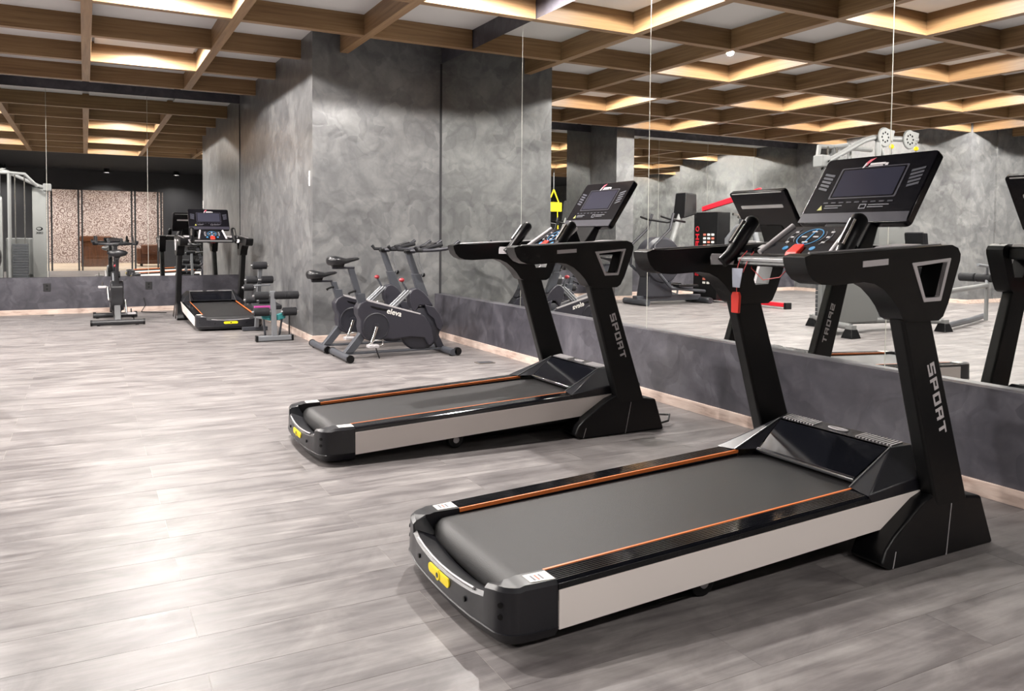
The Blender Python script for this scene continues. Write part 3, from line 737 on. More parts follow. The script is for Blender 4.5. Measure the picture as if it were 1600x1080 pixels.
tm2 = copy_tree(tm1, None, ('lanyard',)); tm2.location = (.925, 3.955, 0); re_label(tm2, 'middle black treadmill between the nearest treadmill and the spin bikes')
tm3 = copy_tree(tm1, None, ('lanyard',)); tm3.location = (1.41, 9.30, 0); tm3.rotation_euler = (0, 0, PI/2); re_label(tm3, 'farthest treadmill in the corner facing the far mirror')

# ================================================================ SPIN BIKES
def make_bike(loc, rz, label, drop=0.):
    t = tag(empty('spin_bike', loc, rz), label, 'exercise bike', 'spin bikes')
    # base
    rf = B().tube([(0, -.27, .036), (0, .27, .036)], .030, 14).build('rear_foot', 'bike_grey', t, 0, 50)
    ff = B().tube([(.94, -.25, .036), (.94, .25, .036)], .030, 14).build('front_foot', 'bike_grey', t, 0, 50)
    for s in (-1, 1):
        B().cyl((0, s*.262, .036), (0, s*.285, .036), .034, 14).build('end_cap', 'black_plastic', rf, .004)
        B().cyl((0, s*.20, 0), (0, s*.20, .02), .018, 10).build('leveller', 'black_plastic', rf)
        wl = B().cyl((.985, s*.215, .040), (.985, s*.250, .040), .036, 18).build('wheel', 'black_plastic', ff, .004)
        B().cyl((.94, s*.20, 0), (.94, s*.20, .02), .018, 10).build('leveller', 'black_plastic', ff)
    B().box(.0, .94, -.030, .030, .035, .052).build('base_rail', 'bike_grey', t, .004)
    B().hexa([(.02, -.035, .05), (.10, -.035, .05), (.10, .035, .05), (.02, .035, .05)], [(.20, -.035, .27), (.29, -.035, .27), (.29, .035, .27), (.20, .035, .27)]).build('rear_strut', 'bike_grey', t, .006)
    B().hexa([(.88, -.03, .05), (.95, -.03, .05), (.95, .03, .05), (.88, .03, .05)], [(.74, -.03, .34), (.81, -.03, .34), (.81, .03, .34), (.74, .03, .34)]).build('front_strut', 'bike_dark', t, .006)
    # flywheel and its cover
    fly = B().lathe((.715, 0, .232), (0, 1, 0), [(.02, -.044), (.15, -.044), (.186, -.030), (.196, -.012), (.196, .012), (.186, .030), (.15, .044), (.02, .044)], 40).build('flywheel', 'bike_dark', t, 0, 30)
    gp = [(.745, .45), (.83, .425), (.885, .36), (.925, .27), (.90, .205), (.86, .24), (.83, .32), (.775, .365)]
    B().prism(gp, -.062, .062).build('flywheel_guard', 'bike_panel', t, .008)
    # main shroud
    sp = [(.125, .435), (.150, .475), (.190, .503), (.225, .503), (.700, .372), (.745, .345), (.785, .285), (.815, .220), (.835, .120), (.815, .085), (.780, .080), (.74, .150), (.60, .165), (.44, .150), (.40, .160), (.36, .157), (.30, .150), (.235, .150), (.185, .175), (.160, .215), (.150, .270), (.155, .33), (.130, .38)]
    sh = B().prism(sp, -.066, .066).build('shroud', 'bike_panel', t, .014, None, 3)
    for s in (-1, 1):
        tp = [(.200, .508), (.215, .494), (.695, .362), (.705, .372), (.23, .507)]
        B().prism(tp, s*.050, s*.0685).build('shroud_stripe', 'silver_paint', sh, .002)
        B().prism([(.235, .458), (.30, .440), (.40, .418), (.385, .402), (.30, .418), (.25, .436)], s*.060, s*.0675).build('shroud_slot', 'black_plastic', sh, .002)
        B().lathe((.29, s*.066, .272), (0, s, 0), [(.122, -.01), (.122, .004), (.114, .008), (.112, .003), (.030, .003), (.028, .010), (.001, .010)], 36).build('crank_disc', 'bike_dark', sh, 0, 35)
        # crank and pedal
        ang = math.radians(250 if s < 0 else 70); cx, cz = .29+.165*math.cos(ang), .272+.165*math.sin(ang)
        cr = B().tube([(.29, s*.085, .272), (.29+.06*math.cos(ang), s*.092, .272+.06*math.sin(ang)), (cx, s*.096, cz)], [.016, .012, .014], 10).build('crank', 'chrome', t, 0, 60)
        pd = B().box(cx-.045, cx+.045, min(s*.11, s*.195), max(s*.11, s*.195), cz-.012, cz+.012)
        pd.tube([(cx, s*.10, cz), (cx, s*.20, cz)], .009, 8).build('pedal', 'silver_paint', cr, .004)
        cage = B().tube([(cx-.04, s*.15, cz+.01), (cx+.02, s*.15, cz+.05), (cx+.085, s*.15, cz+.045), (cx+.095, s*.15, cz+.01), (cx+.05, s*.15, cz-.005)], .006, 6)
        cage.build('toe_strap', 'chrome', cr, 0, 60)
        if s < 0: B().tube([(cx+.02, s*.17, cz-.01), (cx+.03, s*.175, cz-.05), (cx+.05, s*.18, .012)], .005, 6).build('strap_end', 'black_plastic', cr, 0, 60)
    sl_ = math.atan2(-.131, .475)
    M = Matrix.Translation((.455, -.0668, .388)) @ Matrix.Rotation(-sl_, 4, 'Y') @ Matrix.Rotation(PI/2, 4, 'X')
    B().text('eleva', .068, M, .0012, .0010).build('lettering', 'white_label', sh)['label'] = 'white eleva lettering'
    M2 = Matrix.Translation((.455, .0668, .388)) @ Matrix.Rotation(-sl_, 4, 'Y') @ Matrix.Rotation(PI, 4, 'Z') @ Matrix.Rotation(PI/2, 4, 'X')
    B().text('eleva', .060, M2, .0012, .0006).build('lettering', 'white_label', sh)
    # front tank and head tube
    tk = [(.60, .545), (.63, .585), (.665, .600), (.70, .590), (.745, .555), (.79, .505), (.835, .430), (.74, .44), (.70, .44), (.655, .375), (.61, .46)]
    B().prism(tk, -.050, .050).build('head_cover', 'bike_panel', t, .014, None, 3)
    for dz in (0, .045):
        B().tube([(.40+dz*.7, -.030, .395+dz*.0), (.60+dz*.5, -.030, .575-dz*.1)], .011, 10).build('frame_tube', 'tube_grey', t, 0, 60)
        B().tube([(.40+dz*.7, .030, .395), (.60+dz*.5, .030, .575-dz*.1)], .011, 10).build('frame_tube', 'tube_grey', t, 0, 60)
    B().tube([(.615, 0, .53), (.575, 0, .615), (.553, 0, .652)], .010, 8).build('brake_rod', 'bike_grey', t, 0, 60)
    B().ball((.547, 0, .668), .025, 14, (1, 1, .75)).build('brake_knob', 'knob_red', t, 0, 60)['label'] = 'red brake knob'
    # seat post, slider, saddle
    q = drop
    top = (.095-.30*-q*.0, .75-q)
    B().hexa([(.150, -.022, .44), (.225, -.022, .44), (.225, .022, .44), (.150, .022, .44)], [(.135, -.024, .56), (.205, -.024, .56), (.205, .024, .56), (.135, .024, .56)]).build('seat_sleeve', 'bike_grey', t, .004)
    px = lambda z: .172-.29*(z-.48)
    B().hexa([(px(.46)-.026, -.018, .46), (px(.46)+.026, -.018, .46), (px(.46)+.026, .018, .46), (px(.46)-.026, .018, .46)],
             [(px(.775-q)-.026, -.018, .775-q), (px(.775-q)+.026, -.018, .775-q), (px(.775-q)+.026, .018, .775-q), (px(.775-q)-.026, .018, .775-q)]).build('seat_post', 'bike_grey', t, .003)
    B().tube([(.125, -.018, .585), (.075, -.018, .57), (.060, -.018, .555)], [.010, .008, .012], 8).build('adjust_knob', 'black_plastic', t, 0, 60)
    B().box(-.075, .115, -.020, .020, .772-q, .792-q).build('seat_slider', 'bike_dark', t, .004)
    # saddle: lofted sections (u, half width, z top, thickness)
    secs = [(-.118, .040, .866, .045), (-.105, .085, .880, .070), (-.06, .110, .888, .080), (-.01, .095, .876, .066), (.04, .060, .862, .042), (.09, .036, .868, .034), (.140, .026, .872, .026), (.158, .012, .866, .014)]
    sd = B(); n = 10; vs = []
    for (u, hw, zt, th) in secs:
        for k in range(n):
            a = 2*PI*k/n; vs.append((u, hw*math.cos(a), zt-q-th/2+th/2*math.sin(a)*(1 if math.sin(a) > 0 else 1.2)))
    fs = [(i*n+k, i*n+(k+1) % n, (i+1)*n+(k+1) % n, (i+1)*n+k) for i in range(len(secs)-1) for k in range(n)]
    fs += [tuple(reversed(range(n))), tuple((len(secs)-1)*n+k for k in range(n))]
    sd.add(vs, fs).build('saddle', 'saddle', t, 0, 70)
    B().hexa([(-.075, -.025, .790-q), (.02, -.025, .790-q), (.02, .025, .790-q), (-.075, .025, .790-q)], [(-.09, -.05, .838-q), (.03, -.04, .838-q), (.03, .04, .838-q), (-.09, .05, .838-q)]).build('saddle_clamp', 'black_plastic', t, .006)
    # handlebar
    hx = lambda z: .735-.36*(z-.56)
    B().hexa([(hx(.52)-.045, -.026, .52), (hx(.52)+.045, -.026, .52), (hx(.52)+.045, .026, .52), (hx(.52)-.045, .026, .52)],
             [(hx(.72)-.037, -.026, .72), (hx(.72)+.037, -.026, .72), (hx(.72)+.037, .026, .72), (hx(.72)-.037, .026, .72)]).build('head_tube', 'bike_grey', t, .004)
    B().hexa([(hx(.70)-.028, -.019, .70), (hx(.70)+.028, -.019, .70), (hx(.70)+.028, .019, .70), (hx(.70)-.028, .019, .70)],
             [(hx(.92)-.028, -.019, .915), (hx(.92)+.028, -.019, .915), (hx(.92)+.028, .019, .915), (hx(.92)-.028, .019, .915)]).build('handle_post', 'bike_grey', t, .003)
    B().ball((hx(.70)+.065, 0, .71), .020, 10).build('adjust_knob', 'black_plastic', t, 0, 60)
    B().box(.575, .665, -.035, .035, .905, .935).build('stem', 'black_plastic', t, .008)
    for s in (-1, 1):
        hb = B().tube([(.62, s*.02, .925), (.66, s*.09, .928), (.72, s*.17, .932), (.80, s*.20, .937), (.89, s*.205, .948), (.955, s*.205, .978), (1.01, s*.205, 1.015)], .0155, 10).build('handlebar', 'bike_dark', t, 0, 60)
        B().tube([(.70, s*.06, .930), (.80, s*.07, .962), (.90, s*.075, .985)], .019, 10).build('inner_grip', 'foam', hb, 0, 60)
        B().tube([(.66, s*.20, .93), (.60, s*.235, .932), (.575, s*.24, .965)], .015, 10).build('side_grip', 'foam', hb, 0, 60)
    B().tube([(.73, -.17, .935), (.73, .17, .935)], .015, 10).build('cross_bar', 'bike_dark', t, 0, 60)
    B().hexa([(.74, -.06, .950), (.86, -.06, .985), (.86, .06, .985), (.74, .06, .950)], [(.735, -.06, .968), (.855, -.06, 1.003), (.855, .06, 1.003), (.735, .06, .968)]).build('monitor', 'screen_bezel', t, .005)
    for s in (-.02, .02):
        B().tube([(.70, s, .915), (.705, s*1.4, .83), (.745, s, .74), (hx(.66)+.02, s*.5, .66)], .003, 6).build('cable', 'tube_grey', t, 0, 60)
    return t
bk1 = make_bike((1.925, 6.76, 0), 0, 'dark spin bike with high saddle, nearer of the pair against the plaster block')
bk2 = make_bike((1.90, 7.37, 0), 0, 'spin bike with lowered saddle, half hidden behind its twin', .145)
mat('bike_black', srgb(30, 30, 33), .4)
bk3 = make_bike((.325, 10.33, 0), PI/2, 'lone spin bike seen from behind, standing before the far mirror', .01)

for o in [x for x in bpy.data.objects if x.parent == bk3 or (x.parent and x.parent.parent == bk3)]:
    if o.type == 'MESH' and o.data.materials[0].name in ('bike_grey', 'bike_panel', 'bike_dark'): o.data.materials[0] = MATS['bike_black']

# ================================================================ AB BENCH with foam rollers
ab = tag(empty('ab_bench', (1.66, 8.2, 0)), 'grey tubular ab bench with black foam rollers beside the far treadmill', 'exercise bench')
def roller(u, v, z, hl, r=.040, parent=None, rod=True):
    o = B().tube([(u-hl, v, z), (u+hl, v, z)], r, 18).build('foam_roller', 'foam', parent or ab, .006)
    if rod: B().tube([(u-hl-.018, v, z), (u+hl+.018, v, z)], .012, 10).build('roller_rod', 'silver', o, 0, 60)
    return o
B().box(-.175, .17, -.03, .03, .005, .055).build('front_base', 'tube_grey', ab, .008)
for s in (-1, 1): B().box(s*.172-.012, s*.172+.012, -.034, .034, 0, .060).build('base_cap', 'black_plastic', ab, .006)
B().hexa([(-.025, -.025, .05), (.025, -.025, .05), (.025, .025, .05), (-.025, .025, .05)], [(-.045, -.02, .50), (.005, -.02, .50), (.005, .02, .50), (-.045, .02, .50)]).build('front_post', 'tube_grey', ab, .004)
roller(-.125, 0, .455, .070); roller(.055, 0, .455, .060); roller(.175, 0, .455, .062)
roller(-.125, 0, .295, .075, .042); roller(.150, 0, .290, .068, .042)
B().hexa([(-.02, .0, .20), (.02, .0, .20), (.02, 1.0, .14), (-.02, 1.0, .14)], [(-.02, .0, .25), (.02, .0, .25), (.02, 1.0, .19), (-.02, 1.0, .19)]).build('spine', 'tube_grey', ab, .004)
B().box(-.15, .12, .95, 1.0, .005, .045).build('rear_base', 'steel_dark', ab, .006)
B().hexa([(-.02, .93, .04), (.02, .93, .04), (.02, .99, .04), (-.02, .99, .04)], [(-.02, .70, .72), (.02, .70, .72), (.02, .74, .72), (-.02, .74, .72)]).build('rear_post', 'tube_grey', ab, .004)
roller(-.012, .70, .73, .075); roller(-.09, .72, .575, .058); roller(.07, .72, .575, .062); roller(-.14, .62, .50, .05, .034)
roller(-.13, .55, .375, .055, .036); roller(.0, .45, .375, .07, .036)
B().tube([(-.11, .70, .515), (.10, .70, .520)], .010, 8).build('cross_bar', 'tube_grey', ab, 0, 60)
B().hexa([(-.14, .30, .285), (.14, .30, .285), (.14, .66, .30), (-.14, .66, .30)], [(-.14, .30, .335), (.14, .30, .335), (.14, .66, .35), (-.14, .66, .35)]).build('seat_pad', 'foam', ab, .015); B().box(-.143, .02, .29, .31, .29, .33).build('pad_edge', 'magenta', ab, .004)['label'] = 'magenta pad edge'
for s in (-1, 1):
    B().hexa([(s*.03, .02, .20), (s*.11, .02, .22), (s*.11, .07, .22), (s*.03, .07, .20)], [(s*.03, .02, .26), (s*.13, .02, .29), (s*.13, .07, .29), (s*.03, .07, .26)]).build('teal_clamp', 'teal', ab, .008)
    B().hexa([(s*.055, .10, .0), (s*.075, .10, .0), (s*.075, .13, .0), (s*.055, .13, .0)], [(s*.085, .06, .24), (s*.10, .06, .24), (s*.10, .09, .24), (s*.085, .09, .24)]).build('brace_leg', 'steel_dark', ab, .003)
B().tube([(.145, 0, .25), (.15, .02, .10), (.15, .02, .0)], .006, 6).build('resistance_cord', 'cord_black', ab, 0, 60)

# ================================================================ MULTI GYM (seen in the mirrors)
gy = tag(empty('multi_gym', (-1.28, 6.35, 0)), 'tall pale grey multi gym with weight stack shrouds and pulleys', 'gym machine')
def shroud(x0, x1, y0, y1, z1, name='shroud'):
    prof = [(y0, .12), (y1, .12), (y1, z1-.10), (y1-.03, z1-.03), (y1-.10, z1), (y0+.10, z1), (y0+.03, z1-.03), (y0, z1-.10)]
    m_ = B().prism(prof, x0, x1); m_.v = [(p[1], p[0], p[2]) for p in m_.v]
    return m_.build(name, 'gym_grey', gy, .012, None, 3)
s1 = shroud(.40, .63, -.06, .08, 1.93)
s2 = shroud(-.70, -.08, -.02, .14, 1.75)
def pill(mb, x, y, z0, z1, w_, face): pass
B().prism(rrect(.075, .50, .037, 5, -.40, .62), -.028, -.018).build('selector_slot', 'black_plastic', s2)
for k in range(14): B().cyl((-.40, -.031, .42+k*.03), (-.40, -.027, .42+k*.03), .007, 8).build('plate_hole', 'silver', s2)
B().ball((-.40, -.035, .80), .022, 10).build('selector_pin', 'yellow', s2, 0, 60)
ringm = B().prism([(.055*math.cos(2*PI*i/20), .036*math.sin(2*PI*i/20)) for i in range(20)], 0, .002, 'z', [(.008+.038*math.cos(2*PI*i/20), .004+.024*math.sin(2*PI*i/20)) for i in range(20)])
Mg = Matrix.Translation((.515, .082, 1.14)) @ Matrix.Rotation(PI, 4, 'Z') @ Matrix.Rotation(PI/2, 4, 'X')
ringm.xform(Mg).build('emblem_ring', 'screen_bezel', s1)
B().text('OSIK', .055, Matrix.Translation((.515, .083, 1.06)) @ Matrix.Rotation(PI, 4, 'Z') @ Matrix.Rotation(PI/2, 4, 'X'), .0015, .001).build('emblem_lettering', 'screen_bezel', s1)
for (x, y) in ((.07, .62), (.54, .05), (.68, -.42), (-.66, -.11), (-.86, -.44)):
    ft = B().hexa([(x-.075, y-.075, 0), (x+.075, y-.075, 0), (x+.075, y+.075, 0), (x-.075, y+.075, 0)], [(x-.045, y-.045, .10), (x+.045, y-.045, .10), (x+.045, y+.045, .10), (x-.045, y+.045, .10)]).build('foot', 'black_plastic', gy, .008)
    B().box(x-.04, x+.04, y-.04, y+.04, .09, .14).build('foot_block', 'gym_silver', ft, .004)
fr = (('base_beam', [(.07, .62, .12), (.54, .05, .12), (-.66, -.11, .12)]), ('base_beam', [(.68, -.42, .12), (.54, .05, .12)]), ('base_beam', [(-.86, -.44, .12), (-.66, -.11, .12)]))
for nm, pts in fr: B().tube(pts, .035, 10).build(nm, 'gym_silver', gy, 0, 60)
B().box(-.05, .60, -.19, -.15, .12, .96).build('front_panel', 'gym_grey', gy, .02)
B().tube([(.50, -.11, .12), (.50, -.11, 1.98)], .035, 12).build('mast', 'gym_silver', gy, 0, 60)
B().tube([(-.15, -.05, .12), (-.15, -.05, 2.18)], .035, 12).build('mast', 'gym_silver', gy, 0, 60)
B().tube([(.62, .05, 1.93), (.52, .05, 1.95), (.0, .02, 2.20), (-.15, .02, 2.24), (-.90, .0, 2.26)], .032, 12).build('boom', 'gym_silver', gy, 0, 60)
B().box(.58, .72, -.02, .12, 1.86, 2.0).build('boom_head', 'gym_silver', gy, .02)
B().tube([(-.20, .0, 2.22), (-.62, -.05, 1.30)], .030, 12).build('brace', 'gym_silver', gy, 0, 60)
for k, px_ in enumerate((-.28, -.72)):
    pu_ = B().lathe((px_, -.03, 2.25), (0, 1, 0), [(.02, -.012), (.105, -.012), (.115, -.004), (.105, 0), (.115, .004), (.105, .012), (.02, .012)], 28).build('pulley', 'gym_plate' if 0 else 'gym_grey', gy, 0, 30)
    for a in range(8):
        B().cyl((px_+.055*math.cos(a*PI/4), -.044, 2.25+.055*math.sin(a*PI/4)), (px_+.055*math.cos(a*PI/4), -.0415, 2.25+.055*math.sin(a*PI/4)), .012, 8).build('pulley_hole', 'screen_bezel', pu_)
    B().hexa([(px_-.16, -.02, 2.20), (px_-.02, -.02, 2.30), (px_-.02, .0, 2.30), (px_-.16, .0, 2.20)], [(px_-.20, -.02, 2.34), (px_-.04, -.02, 2.36), (px_-.04, .0, 2.36), (px_-.20, .0, 2.34)]).build('pulley_plate', 'gym_grey', gy, .006)
    B().ball((px_-.13, -.03, 2.15), .028, 12).build('stop_ball', 'yellow', gy, 0, 60)
    B().tube([(px_-.13, -.03, 2.13), (px_-.13, -.03, 1.90)], .004, 6).build('cable', 'cord_black', gy)
    B().tube([(px_-.13, -.03, 1.90), (px_-.18, -.03, 1.84), (px_-.08, -.03, 1.84), (px_-.13, -.03, 1.90)], .010, 8).build('pull_handle', 'black_plastic', gy, 0, 60)
for k in range(3): B().tube([(.66, -.10+.05*k, 1.88), (.66, -.10+.05*k, .2)], .005, 6).build('cable', 'tube_grey', gy)
# open frame with weight stack on the far side
for y_ in (.18, .40):
    B().tube([(.05, y_, .12), (.05, y_, 2.16)], .025, 10).build('frame_post', 'gym_silver', gy, 0, 60)
B().tube([(.05, .18, 2.16), (.05, .40, 2.16), (.30, .40, 2.15), (.50, .25, 1.93)], .028, 10).build('top_frame', 'gym_silver', gy, 0, 60)
B().tube([(-.60, .40, 2.16), (.05, .40, 2.16)], .028, 10).build('top_frame', 'gym_silver', gy, 0, 60)
for k in range(14): B().box(.09, .34, .19, .37, .16+.05*k, .205+.05*k).build('weight_plate', 'gym_plate', gy, .003)
for x_ in (.14, .29): B().tube([(x_, .28, .12), (x_, .28, 2.14)], .010, 8).build('guide_rod', 'chrome', gy, 0, 60)
# seat, backrest, leg rollers
B().box(-1.05, -.70, -.40, -.10, .48, .56).build('seat', 'saddle', gy, .02)
B().hexa([(-.70, -.38, .60), (-.62, -.38, .60), (-.62, -.12, .60), (-.70, -.12, .60)], [(-.62, -.38, 1.15), (-.54, -.38, 1.15), (-.54, -.12, 1.15), (-.62, -.12, 1.15)]).build('backrest', 'saddle', gy, .02)
B().tube([(-.70, -.25, .45), (-1.25, -.25, .45), (-2.05, -.20, .50)], .030, 10).build('seat_beam', 'gym_silver', gy, 0, 60)
B().tube([(-.86, -.44, .06), (-1.9, -.10, .06), (-2.62, .18, .06)], .035, 10).build('floor_beam', 'steel_dark', gy, 0, 60)
B().tube([(-2.05, -.20, .50), (-2.12, -.15, .62), (-2.05, -.20, .74), (-1.85, -.2, .76)], .02, 8).build('leg_lever', 'tube_grey', gy, 0, 60)
for y_ in (-.36, -.12, .10):
    B().tube([(-2.12, y_-.10, .59), (-2.12, y_+.10, .59)], .055, 16).build('leg_roller', 'foam', gy, .008)
B().tube([(-2.12, -.48, .59), (-2.12, .22, .59)], .014, 8).build('roller_rod', 'chrome', gy, 0, 60)
B().tube([(-2.05, -.20, .06), (-2.05, -.20, .50)], .025, 8).build('seat_leg', 'gym_silver', gy, 0, 60)

# ================================================================ RED AND BLACK STRENGTH MACHINE
rm = tag(empty('strength_machine', (-2.70, 10.1, 0)), 'black strength machine with red beams and red lettering on its stack tower', 'gym machine')
tw = B().box(-.12, .16, .08, .66, .05, 1.50).build('stack_tower', 'black_plastic', rm, .01)
lt = B()
def pl_(a, b, th): return (.161+th, .565+b*1.0, .78-a)
block_text(lt, 'NASARG', pl_, .100, .085, .022, .003).build('lettering', 'machine_red', tw)
rg = B().prism(ngon(.045, 20, .565, 1.22), .161, .165, 'v', ngon(.030, 20, .565, 1.22)); rg.v = [(p[1], p[0], p[2]) for p in rg.v]; rg.build('emblem_ring', 'machine_red', tw)
for k in range(14):
    for j in range(3): B().box(.161, .166, .15+.10*j, .215+.10*j, .30+.062*k, .335+.062*k).build('plate_label', 'white_label' if (k+j) % 3 else 'label_red', tw)
B().hexa([(-.03, .62, 1.52), (.03, .62, 1.52), (.03, -.70, 1.76), (-.03, -.70, 1.76)], [(-.03, .62, 1.60), (.03, .62, 1.60), (.03, -.70, 1.86), (-.03, -.70, 1.86)]).build('top_beam', 'machine_red', rm, .008)
B().hexa([(-.04, .3, .03), (.04, .3, .03), (.04, -1.30, .03), (-.04, -1.30, .03)], [(-.04, .3, .09), (.04, .3, .09), (.04, -1.30, .09), (-.04, -1.30, .09)]).build('floor_beam', 'machine_red', rm, .008)
B().box(-.06, .06, -1.33, -1.28, 0, .10).build('end_cap', 'black_plastic', rm, .006)
B().box(-.30, .30, .50, .60, 0, .05).build('rear_base', 'black_plastic', rm, .006)
B().tube([(0, -.30, .09), (0, -.30, 1.62)], .04, 12).build('column', 'steel_dark', rm, 0, 60)
B().tube([(.02, -.02, .60), (.06, -.05, 1.05), (.04, -.25, 1.25), (.0, -.45, 1.28)], .045, 12).build('press_arm', 'tube_grey', rm, 0, 60)
B().tube([(.0, -.55, 1.28), (-.05, -.62, .95), (-.05, -.66, .55)], .05, 12).build('press_arm', 'tube_grey', rm, 0, 60)
for k in range(3): B().tube([(-.2, -.30-.12*k, 1.42-.05*k), (.22, -.34-.12*k, 1.45-.05*k)], .022, 8).build('handle', 'chrome', rm, 0, 60)
B().box(-.18, .18, -.72, -.36, .44, .52).build('seat', 'saddle', rm, .02)
B().hexa([(-.14, -.36, .52), (.14, -.36, .52), (.14, -.30, .52), (-.14, -.30, .52)], [(-.14, -.30, 1.10), (.14, -.30, 1.10), (.14, -.24, 1.10), (-.14, -.24, 1.10)]).build('backrest', 'saddle', rm, .02)
B().tube([(-.25, -.78, .40), (.25, -.78, .40)], .05, 14).build('leg_roller', 'foam', rm, .008)
B().tube([(0, -.60, .44), (0, -.60, .09)], .03, 8).build('seat_leg', 'steel_dark', rm, 0, 60)
B().tube([(0, -.60, .42), (0, -.78, .40)], .02, 8).build('roller_rod', 'steel_dark', rm, 0, 60)
# foot board on the floor beside it
fb = tag(empty('push_up_board', (-2.30, 11.10, 0)), 'dark tilted foot board lying on the floor beside the red machine', 'exercise board')
B().hexa([(-.18, -.24, .02), (.18, -.24, .02), (.18, .28, .10), (-.18, .28, .10)], [(-.18, -.24, .06), (.18, -.24, .06), (.18, .28, .14), (-.18, .28, .14)]).build('board', 'steel_dark', fb, .012)
B().tube([(0, -.20, .05), (0, -.26, .30)], .016, 8).build('post', 'tube_grey', fb, 0, 60)
B().box(-.15, .15, .20, .27, 0, .10).build('support', 'black_plastic', fb, .006)
B().box(-.15, .15, -.23, -.17, 0, .03).build('support', 'black_plastic', fb, .004)

# ================================================================ ELLIPTICAL
el = tag(empty('elliptical_trainer', (-1.76, 10.35, 0)), 'dark elliptical trainer with a tilted console in the mirrored recess', 'elliptical')
hs = B().lathe((.30, 0, .70), (0, 1, 0), [(.05, -.16), (.34, -.16), (.38, -.10), (.38, .10), (.34, .16), (.05, .16)], 36).build('drive_housing', 'bike_dark', el, 0, 30)
B().box(-.55, .75, -.06, .06, .05, .14).build('base_beam', 'steel_dark', el, .01)
for x_ in (-.55, .72): B().tube([(x_, -.30, .05), (x_, .30, .05)], .05, 12).build('stabiliser', 'steel_dark', el, 0, 60)
B().hexa([(.10, -.14, .12), (.62, -.14, .12), (.62, .14, .12), (.10, .14, .12)], [(.14, -.13, .52), (.56, -.13, .52), (.56, .13, .52), (.14, .13, .52)]).build('lower_housing', 'bike_dark', el, .02)
B().tube([(.05, 0, .95), (-.22, 0, 1.62)], .045, 12).build('mast', 'gym_silver', el, 0, 60)
B().hexa([(-.36, -.15, 1.45), (-.10, -.15, 1.38), (-.10, .15, 1.38), (-.36, .15, 1.45)], [(-.37, -.13, 1.78), (-.14, -.13, 1.80), (-.14, .13, 1.80), (-.37, .13, 1.78)]).build('console', 'black_plastic', el, .02)
for s in (-1, 1):
    B().tube([(-.10, s*.05, 1.34), (-.05, s*.22, 1.32), (.30, s*.27, 1.36), (.46, s*.26, 1.40)], .018, 8).build('fixed_handle', 'black_plastic', el, 0, 60)
    ar = B().tube([(.62, s*.30, .62), (.60, s*.30, .95), (.30, s*.29, 1.20), (.22, s*.27, 1.45)], .022, 8).build('moving_arm', 'bike_dark', el, 0, 60)
    B().hexa([(-.30, s*.13, .28), (.10, s*.13, .28), (.10, s*.29, .28), (-.30, s*.29, .28)], [(-.30, s*.13, .32), (.10, s*.13, .32), (.10, s*.29, .32), (-.30, s*.29, .32)]).build('footplate', 'black_plastic', el, .01)
    B().tube([(-.50, s*.21, .20), (.20, s*.21, .27), (.62, s*.29, .62)], .025, 8).build('foot_bar', 'steel_dark', el, 0, 60)

# ================================================================ SMALLER THINGS
# yellow suspension strap hung from the ceiling, deep in the room
ys = tag(empty('suspension_strap', (-4.4, 5.63, ZB)), 'yellow suspension strap hanging from a ceiling rope', 'strap')
B().tube([(0, 0, 0), (0, 0, -.55)], .012, 8).build('rope', 'tube_grey', ys)
B().tube([(0, 0, -.54), (-.16, .0, -.88), (.16, 0, -.88), (0, 0, -.54)], .022, 8).build('strap_loop', 'yellow', ys, 0, 60)
B().box(-.24, .24, -.03, .03, -1.12, -.88).build('strap_panel', 'yellow', ys, .01)
B().tube([(-.12, 0, -1.12), (-.14, 0, -1.6)], .014, 8).build('strap_tail', 'yellow', ys, 0, 60)
# sockets on the far low wall
for i, x_ in enumerate((-.447, .764)):
    so = tag(empty('wall_socket', (x_, D+.005, .352)), 'black wall socket on the far low wall, ' + ('left of the spin bike' if i == 0 else 'right of the spin bike'), 'socket', 'far wall sockets')
    B().box(-.042, .042, -.010, 0, -.052, .052).build('plate', 'socket_black', so, .003)
    for s in (-1, 1): B().cyl((0, -.0115, s*.022), (0, -.0095, s*.022), .013, 12).build('outlet', 'black_satin', so)
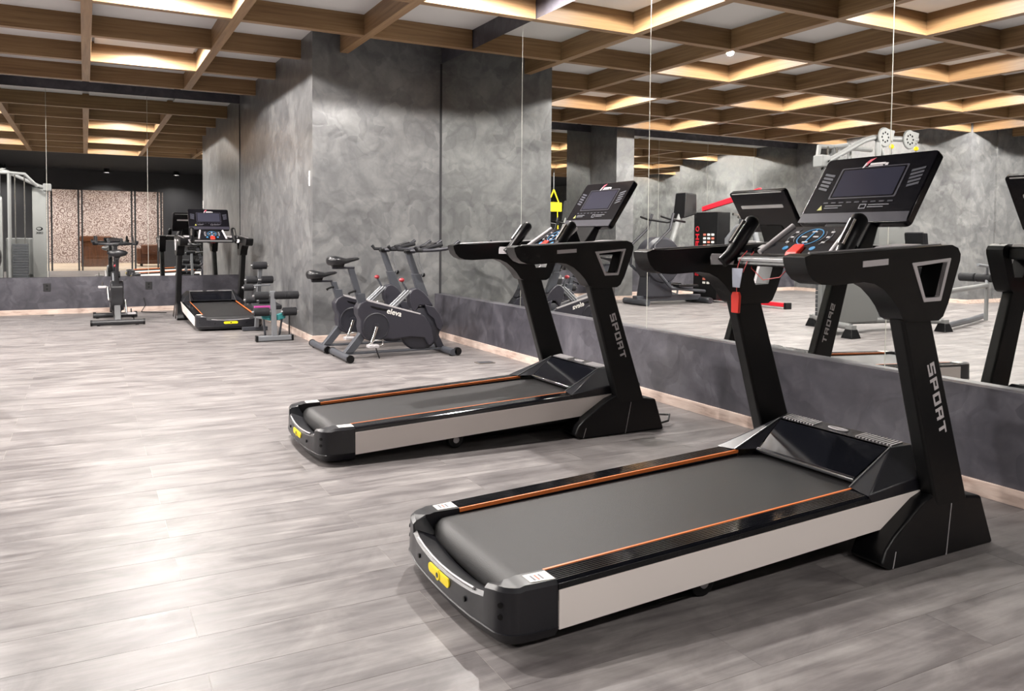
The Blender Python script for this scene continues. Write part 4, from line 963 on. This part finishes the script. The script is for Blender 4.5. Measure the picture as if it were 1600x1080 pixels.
# small floor boxes
for (x_, y_, lab) in ((2.95, 6.05, 'flat metal floor box in front of the spin bikes'), (-.44, 11.9, 'small dark floor box under the far mirror')):
    fl = tag(empty('floor_box', (x_, y_, 0)), lab, 'floor box')
    B().box(-.075, .075, -.05, .05, 0, .006).build('frame', 'floor_metal', fl, .002)
    B().box(-.062, .062, -.038, .038, .006, .008).build('lid', 'steel_dark', fl, .001)
# light switch on the block edge
sw_ = tag(empty('light_switch', (XA, YB+.10, 1.62)), 'slim white switch plate on the side of the plaster block', 'switch')
B().box(-.010, 0, -.012, .012, -.075, .075).build('plate', 'switch_white', sw_, .003)
for k in range(3): B().box(-.013, -.009, -.008, .008, -.06+.045*k, -.06+.045*k+.03).build('rocker', 'switch_white', sw_, .001)
# cords on the floor
tag(B().tube([(2.842, 3.60, .012), (2.89, 3.57, .03), (2.94, 3.62, .05), (2.91, 3.70, .04), (2.86, 3.66, .012), (2.95, 3.85, .008), (3.10, 4.1, .008)], .006, 8).build('power_cord', 'cord_black', None, 0, 60), 'black power cord looped behind the middle treadmill foot', 'cord')
tag(B().tube([(.70, D-.02, .18), (.72, D-.10, .10), (.66, D-.16, .008), (.78, D-.30, .008), (.95, D-.42, .008)], .006, 8).build('power_cord', 'cord_black', None, 0, 60), 'thin cord trailing from the far wall beside the far treadmill', 'cord')
# lobby furniture
dk = tag(empty('reception_desk', (.30, -5.2, 0)), 'brown reception desk beyond the glazed entrance', 'desk')
B().box(-.42, .42, -.30, .30, .0, .80).build('body', 'brown_wood', dk, .01)
B().hexa([(-.46, -.34, .80), (.46, -.34, .80), (.46, .34, .80), (-.46, .34, .80)], [(-.46, -.30, .98), (.46, -.30, .98), (.46, .30, .98), (-.46, .30, .98)]).build('padded_top', 'leather_brown', dk, .05, None, 3)
sf = tag(empty('armchair', (2.05, -5.0, 0)), 'brown leather armchair in the lobby', 'armchair')
B().box(-.45, .45, -.35, .35, .08, .45).build('seat', 'leather_brown', sf, .05, None, 3)
B().box(-.45, .45, .22, .40, .40, .72).build('backrest', 'leather_brown', sf, .06, None, 3)
for s in (-1, 1):
    B().box(s*.50-.07, s*.50+.07, -.35, .40, .08, .60).build('armrest', 'leather_brown', sf, .05, None, 3)
    for y_ in (-.28, .33): B().cyl((s*.42, y_, 0), (s*.42, y_, .09), .025, 10).build('leg', 'black_plastic', sf)
